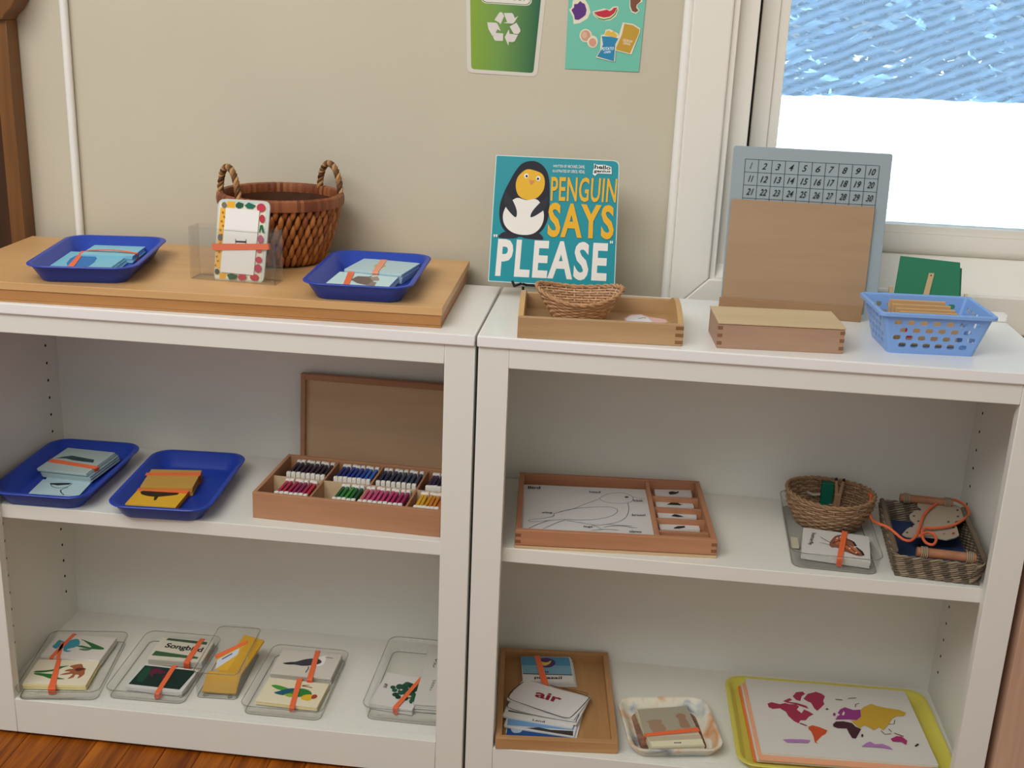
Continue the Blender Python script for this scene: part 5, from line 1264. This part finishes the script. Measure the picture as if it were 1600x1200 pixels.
# fanned cards, bottom to top
FC = [('picture card with dark blue water and a white moon, lowest of the fanned cards', [(128, 1000), (850, 1030), (950, 800), (230, 640)], '#dcdad6', [('p', '#1d4a86', [(140, 998), (818, 1022), (822, 990), (150, 905)]), ('s', '#a9b9cc', [(190, 925), (250, 910), (305, 935), (280, 965), (215, 965)])]),
      ('picture card with a dark rocky shore under blue sky, second lowest of the fanned cards', [(135, 890), (840, 1010), (930, 720), (200, 610)], '#d9d7d3', [('p', '#6f9bc8', [(148, 888), (838, 940), (860, 880), (158, 800)]), ('p', '#3a3533', [(330, 918), (480, 910), (600, 935), (838, 948), (835, 1000), (600, 962)]), ('p', '#a9abb4', [(140, 885), (330, 915), (480, 940), (300, 915)])]),
      ('picture card lettered Land below the plain bordered cards', [(130, 785), (840, 930), (905, 640), (200, 500)], '#d9d7d2', [('p', '#4e4a48', [(158, 745), (850, 862), (855, 840), (165, 725)]), ('t', INK, 'Land', [(412, 842), (538, 862), (545, 842), (418, 822)], .02)]),
      ('white card with a black border line, just beneath the air card', [(125, 705), (870, 870), (1030, 580), (330, 445)], '#d6d3cf', [('l', INK, [(165, 645), (150, 680), (185, 712), (400, 775), (820, 852), (870, 835), (900, 770)], .0013, 1), ('l', INK, [(720, 500), (950, 545), (995, 575)], .0013, 1)]),
      ('white card lettered air in red, topmost of the fanned cards', [(140, 600), (840, 840), (1020, 590), (325, 425)], '#dbd8d4', [('l', INK, [(320, 435), (200, 530), (170, 575), (190, 620), (400, 695), (700, 795), (770, 808), (830, 790), (990, 620), (985, 585), (780, 520), (600, 470)], .0016, 1), ('t', '#8d1f36', 'air', [(432, 590), (692, 662), (735, 592), (462, 522)], .03)])]
zc = zt
for i, (lab, q, col_, its) in enumerate(FC):
    deck('picture_card', lab, Q3, q, zc, .0030, '#c9c7c2', col_, 2, .0004, .002, items=its, cat='card')
    zc += .0031
# floral melamine tray
mt_h = .020
mm = bpy.data.materials.new('floral_print'); mm.use_nodes = True
nt = mm.node_tree; b = nt.nodes['Principled BSDF']; b.inputs['Roughness'].default_value = .3
tc = nt.nodes.new('ShaderNodeTexCoord'); vo = nt.nodes.new('ShaderNodeTexNoise'); vo.inputs['Scale'].default_value = 24; vo.inputs['Detail'].default_value = 4; vo.inputs['Distortion'].default_value = 0.5
nt.links.new(tc.outputs['Object'], vo.inputs['Vector']); rp = nt.nodes.new('ShaderNodeValToRGB')
el = rp.color_ramp.elements; el[0].position = .30; el[0].color = lin('#6d6a78'); el[1].position = .75; el[1].color = lin('#c98a5c')
for p_, c_ in ((.38, '#b9c0c0'), (.46, '#ddd8c6'), (.55, '#e2dcc8'), (.63, '#d9b690')):
    e = el.new(p_); e.color = lin(c_)
nt.links.new(vo.outputs['Fac'], rp.inputs['Fac']); nt.links.new(rp.outputs['Color'], b.inputs['Base Color'])
c, a, w_, d_ = rect(quad(K14, [(1000, 765), (1460, 775)], [(1545, 690), (1440, 450)], [(930, 415), (1370, 405)], [(870, 470), (930, 660)]), BOTZ + mt_h)
MT = Th('floral_tray', 'small square tray with a floral print on the right bottom shelf', 'tray', frame(c, math.radians(10.5), BOTZ))
mt_mesh = MB(); mt_mesh.rings(tray_rings(.146, .146, .026, [(.016, 0, .8), (.012, .002, .8), (.002, mt_h - .004, 1), (0, mt_h - .002, 1), (.0005, mt_h, 1), (.003, mt_h + .0003, 1), (.006, mt_h - .001, 1), (.014, .005, .85), (.019, .0028, .8)]), mm)
mt_mesh.build('tray', MT.o, smooth=True, angle=60)
fl_m = mat('#8d6a58', .45, .3, var=.5, vscale=90)
MB().prism(rrect(.104, .104, .016), .0029, .0033, fl_m).build('patterned_floor', MT.o)
deck('card_bundle', 'cards with two clay jars, lettered out, in the floral tray', Q4, [(500, 785), (1255, 765), (1000, 200), (300, 250)], BOTZ + .0035, .010, '#cfc7aa', '#d2caaf', 6, .0008,
     items=[('p', '#aaa38e', [(430, 640), (1165, 580), (995, 205), (318, 256)]), ('p', '#c4b79c', [(490, 695), (1210, 655), (1190, 600), (455, 640)]), ('p', '#e6e0c0', [(500, 700), (1220, 665), (1240, 740), (525, 770)]), ('s', '#a4876f', [(440, 425), (520, 400), (640, 398), (665, 415), (650, 440), (700, 490), (715, 540), (640, 580), (560, 580), (510, 540), (480, 470), (475, 438)]), ('s', '#9f8068', [(850, 350), (880, 315), (940, 312), (990, 340), (985, 380), (1010, 410), (1055, 495), (990, 510), (920, 500), (895, 420), (890, 390)]), ('t', INK, 'out', [(825, 728), (930, 726), (935, 706), (830, 706)], .03)],
     bands=[((440, 615), (1165, 535), .007, .010)])
# yellow tray with the stack of maps
ym_ = mat('#cfc552', .4, .4, name='yellow_plastic')
c, a, w_, d_ = rect(quad(K15, [(180, 535), (400, 565)], [(1080, 220), (1220, 500)], [(130, 90), (1000, 150)], [(65, 140), (85, 430)]), BOTZ + .015)
YT = Th('yellow_tray', 'yellow plastic tray holding a stack of world maps on the right bottom shelf', 'tray', frame(c, math.radians(1.5), BOTZ))
tray_mesh(.330, .250, .016, .030, ym_, slope=.014, lip=.006).build('tray', YT.o, smooth=True, angle=50)
mz = BOTZ + .0026
mq = [(95, 618), (1560, 722), (1300, 65), (-12, 2)]
for k, (lab, col_, th_, dx, dy) in enumerate((('orange sheet at the bottom of the map stack in the yellow tray', '#e07a3e', .003, -.012, -.008), ('plain white sheet above the orange sheet in the map stack', '#d5d1c8', .004, -.007, -.005), ('pale orange sheet second from the top of the map stack', '#e6a884', .002, -.004, -.004))):
    cc, aa, ww, dd = rect([Q5(*p) for p in mq], mz + th_ + .01)
    S = Th('map_sheet', lab, 'paper', frame((cc.x + dx, cc.y + dy, 0), aa, mz), 'sheets in the yellow tray')
    MB().prism(rrect(ww, dd, .002, 2), 0, th_ - .0003, mat(col_, .6)).build('sheet', S.o)
    mz += th_
MR = '#a02f4e'
deck('world_map', 'white card with a coloured world map on top of the stack in the yellow tray', Q5, mq, mz, .004, '#d9d5c9', '#d6d2cb', 3, .0008, cat='map',
     items=[('p', MR, [(155, 210), (190, 198), (260, 215), (300, 205), (340, 215), (390, 215), (420, 235), (400, 260), (440, 290), (460, 260), (500, 275), (540, 300), (500, 320), (475, 350), (430, 350), (415, 375), (375, 355), (330, 315), (310, 280), (260, 250), (200, 255), (165, 240)]), ('p', MR, [(365, 150), (395, 115), (450, 110), (470, 130), (440, 150), (430, 190), (395, 180)]), ('p', MR, [(455, 170), (490, 130), (560, 112), (610, 130), (635, 150), (620, 190), (630, 215), (600, 245), (570, 272), (545, 250), (520, 205), (485, 190)]),
            ('p', MR, [(285, 190), (340, 165), (360, 180), (330, 195), (400, 205), (480, 230), (500, 255), (440, 235), (380, 215), (320, 205)]), ('p', '#7a2c3a', [(415, 368), (450, 378), (490, 395), (480, 400), (430, 382)]),
            ('p', '#c9502c', [(495, 405), (530, 392), (590, 408), (655, 435), (640, 465), (610, 480), (580, 510), (560, 530), (580, 547), (550, 535), (540, 490), (520, 445), (498, 425)]),
            ('p', '#93397f', [(715, 330), (740, 320), (720, 345), (780, 345), (830, 345), (900, 350), (935, 320), (928, 262), (870, 265), (800, 242), (760, 260), (740, 290), (760, 305)]), ('p', '#d5d2cb', [(775, 305), (790, 275), (800, 290), (790, 312)]), ('e', '#93397f', (712, 303), 12, 14),
            ('p', '#45232f', [(700, 385), (725, 362), (790, 360), (860, 375), (890, 405), (935, 425), (915, 465), (890, 505), (860, 500), (835, 460), (815, 420), (740, 418), (705, 405)]), ('e', '#45232f', (945, 480), 9, 14),
            ('p', '#c7a136', [(930, 265), (960, 240), (1020, 215), (1070, 235), (1150, 250), (1250, 265), (1310, 290), (1290, 318), (1230, 318), (1190, 340), (1170, 380), (1120, 435), (1085, 410), (1040, 435), (1000, 410), (960, 395), (925, 418), (880, 385), (850, 355), (905, 352), (935, 320)]), ('l', '#5d4c22', [(1100, 440), (1135, 470), (1185, 465)], .0016), ('l', '#5d4c22', [(1165, 385), (1210, 385), (1215, 350)], .0012), ('l', '#5d4c22', [(1165, 425), (1190, 450)], .0016), ('l', '#7a2c3a', [(1210, 460), (1290, 488)], .0022), ('l', '#6b5c3a', [(885, 245), (890, 220), (920, 213)], .0014), ('l', '#5d5a4a', [(720, 180), (780, 185)], .0022), ('l', '#5d5a4a', [(825, 172), (895, 168)], .0016),
            ('p', '#a02f68', [(1180, 510), (1230, 487), (1270, 490), (1320, 525), (1310, 560), (1270, 535), (1200, 532)]), ('l', '#45232f', [(1385, 572), (1412, 552)], .003), ('p', '#b07ab5', [(282, 515), (350, 512), (450, 515), (513, 522), (490, 545), (430, 540), (320, 540)]), ('p', '#b07ab5', [(938, 575), (980, 545), (1010, 533), (1050, 555), (1110, 552), (1170, 575), (1198, 600), (1120, 585), (1030, 578)]), ('e', '#45232f', (650, 262), 12, 5)])
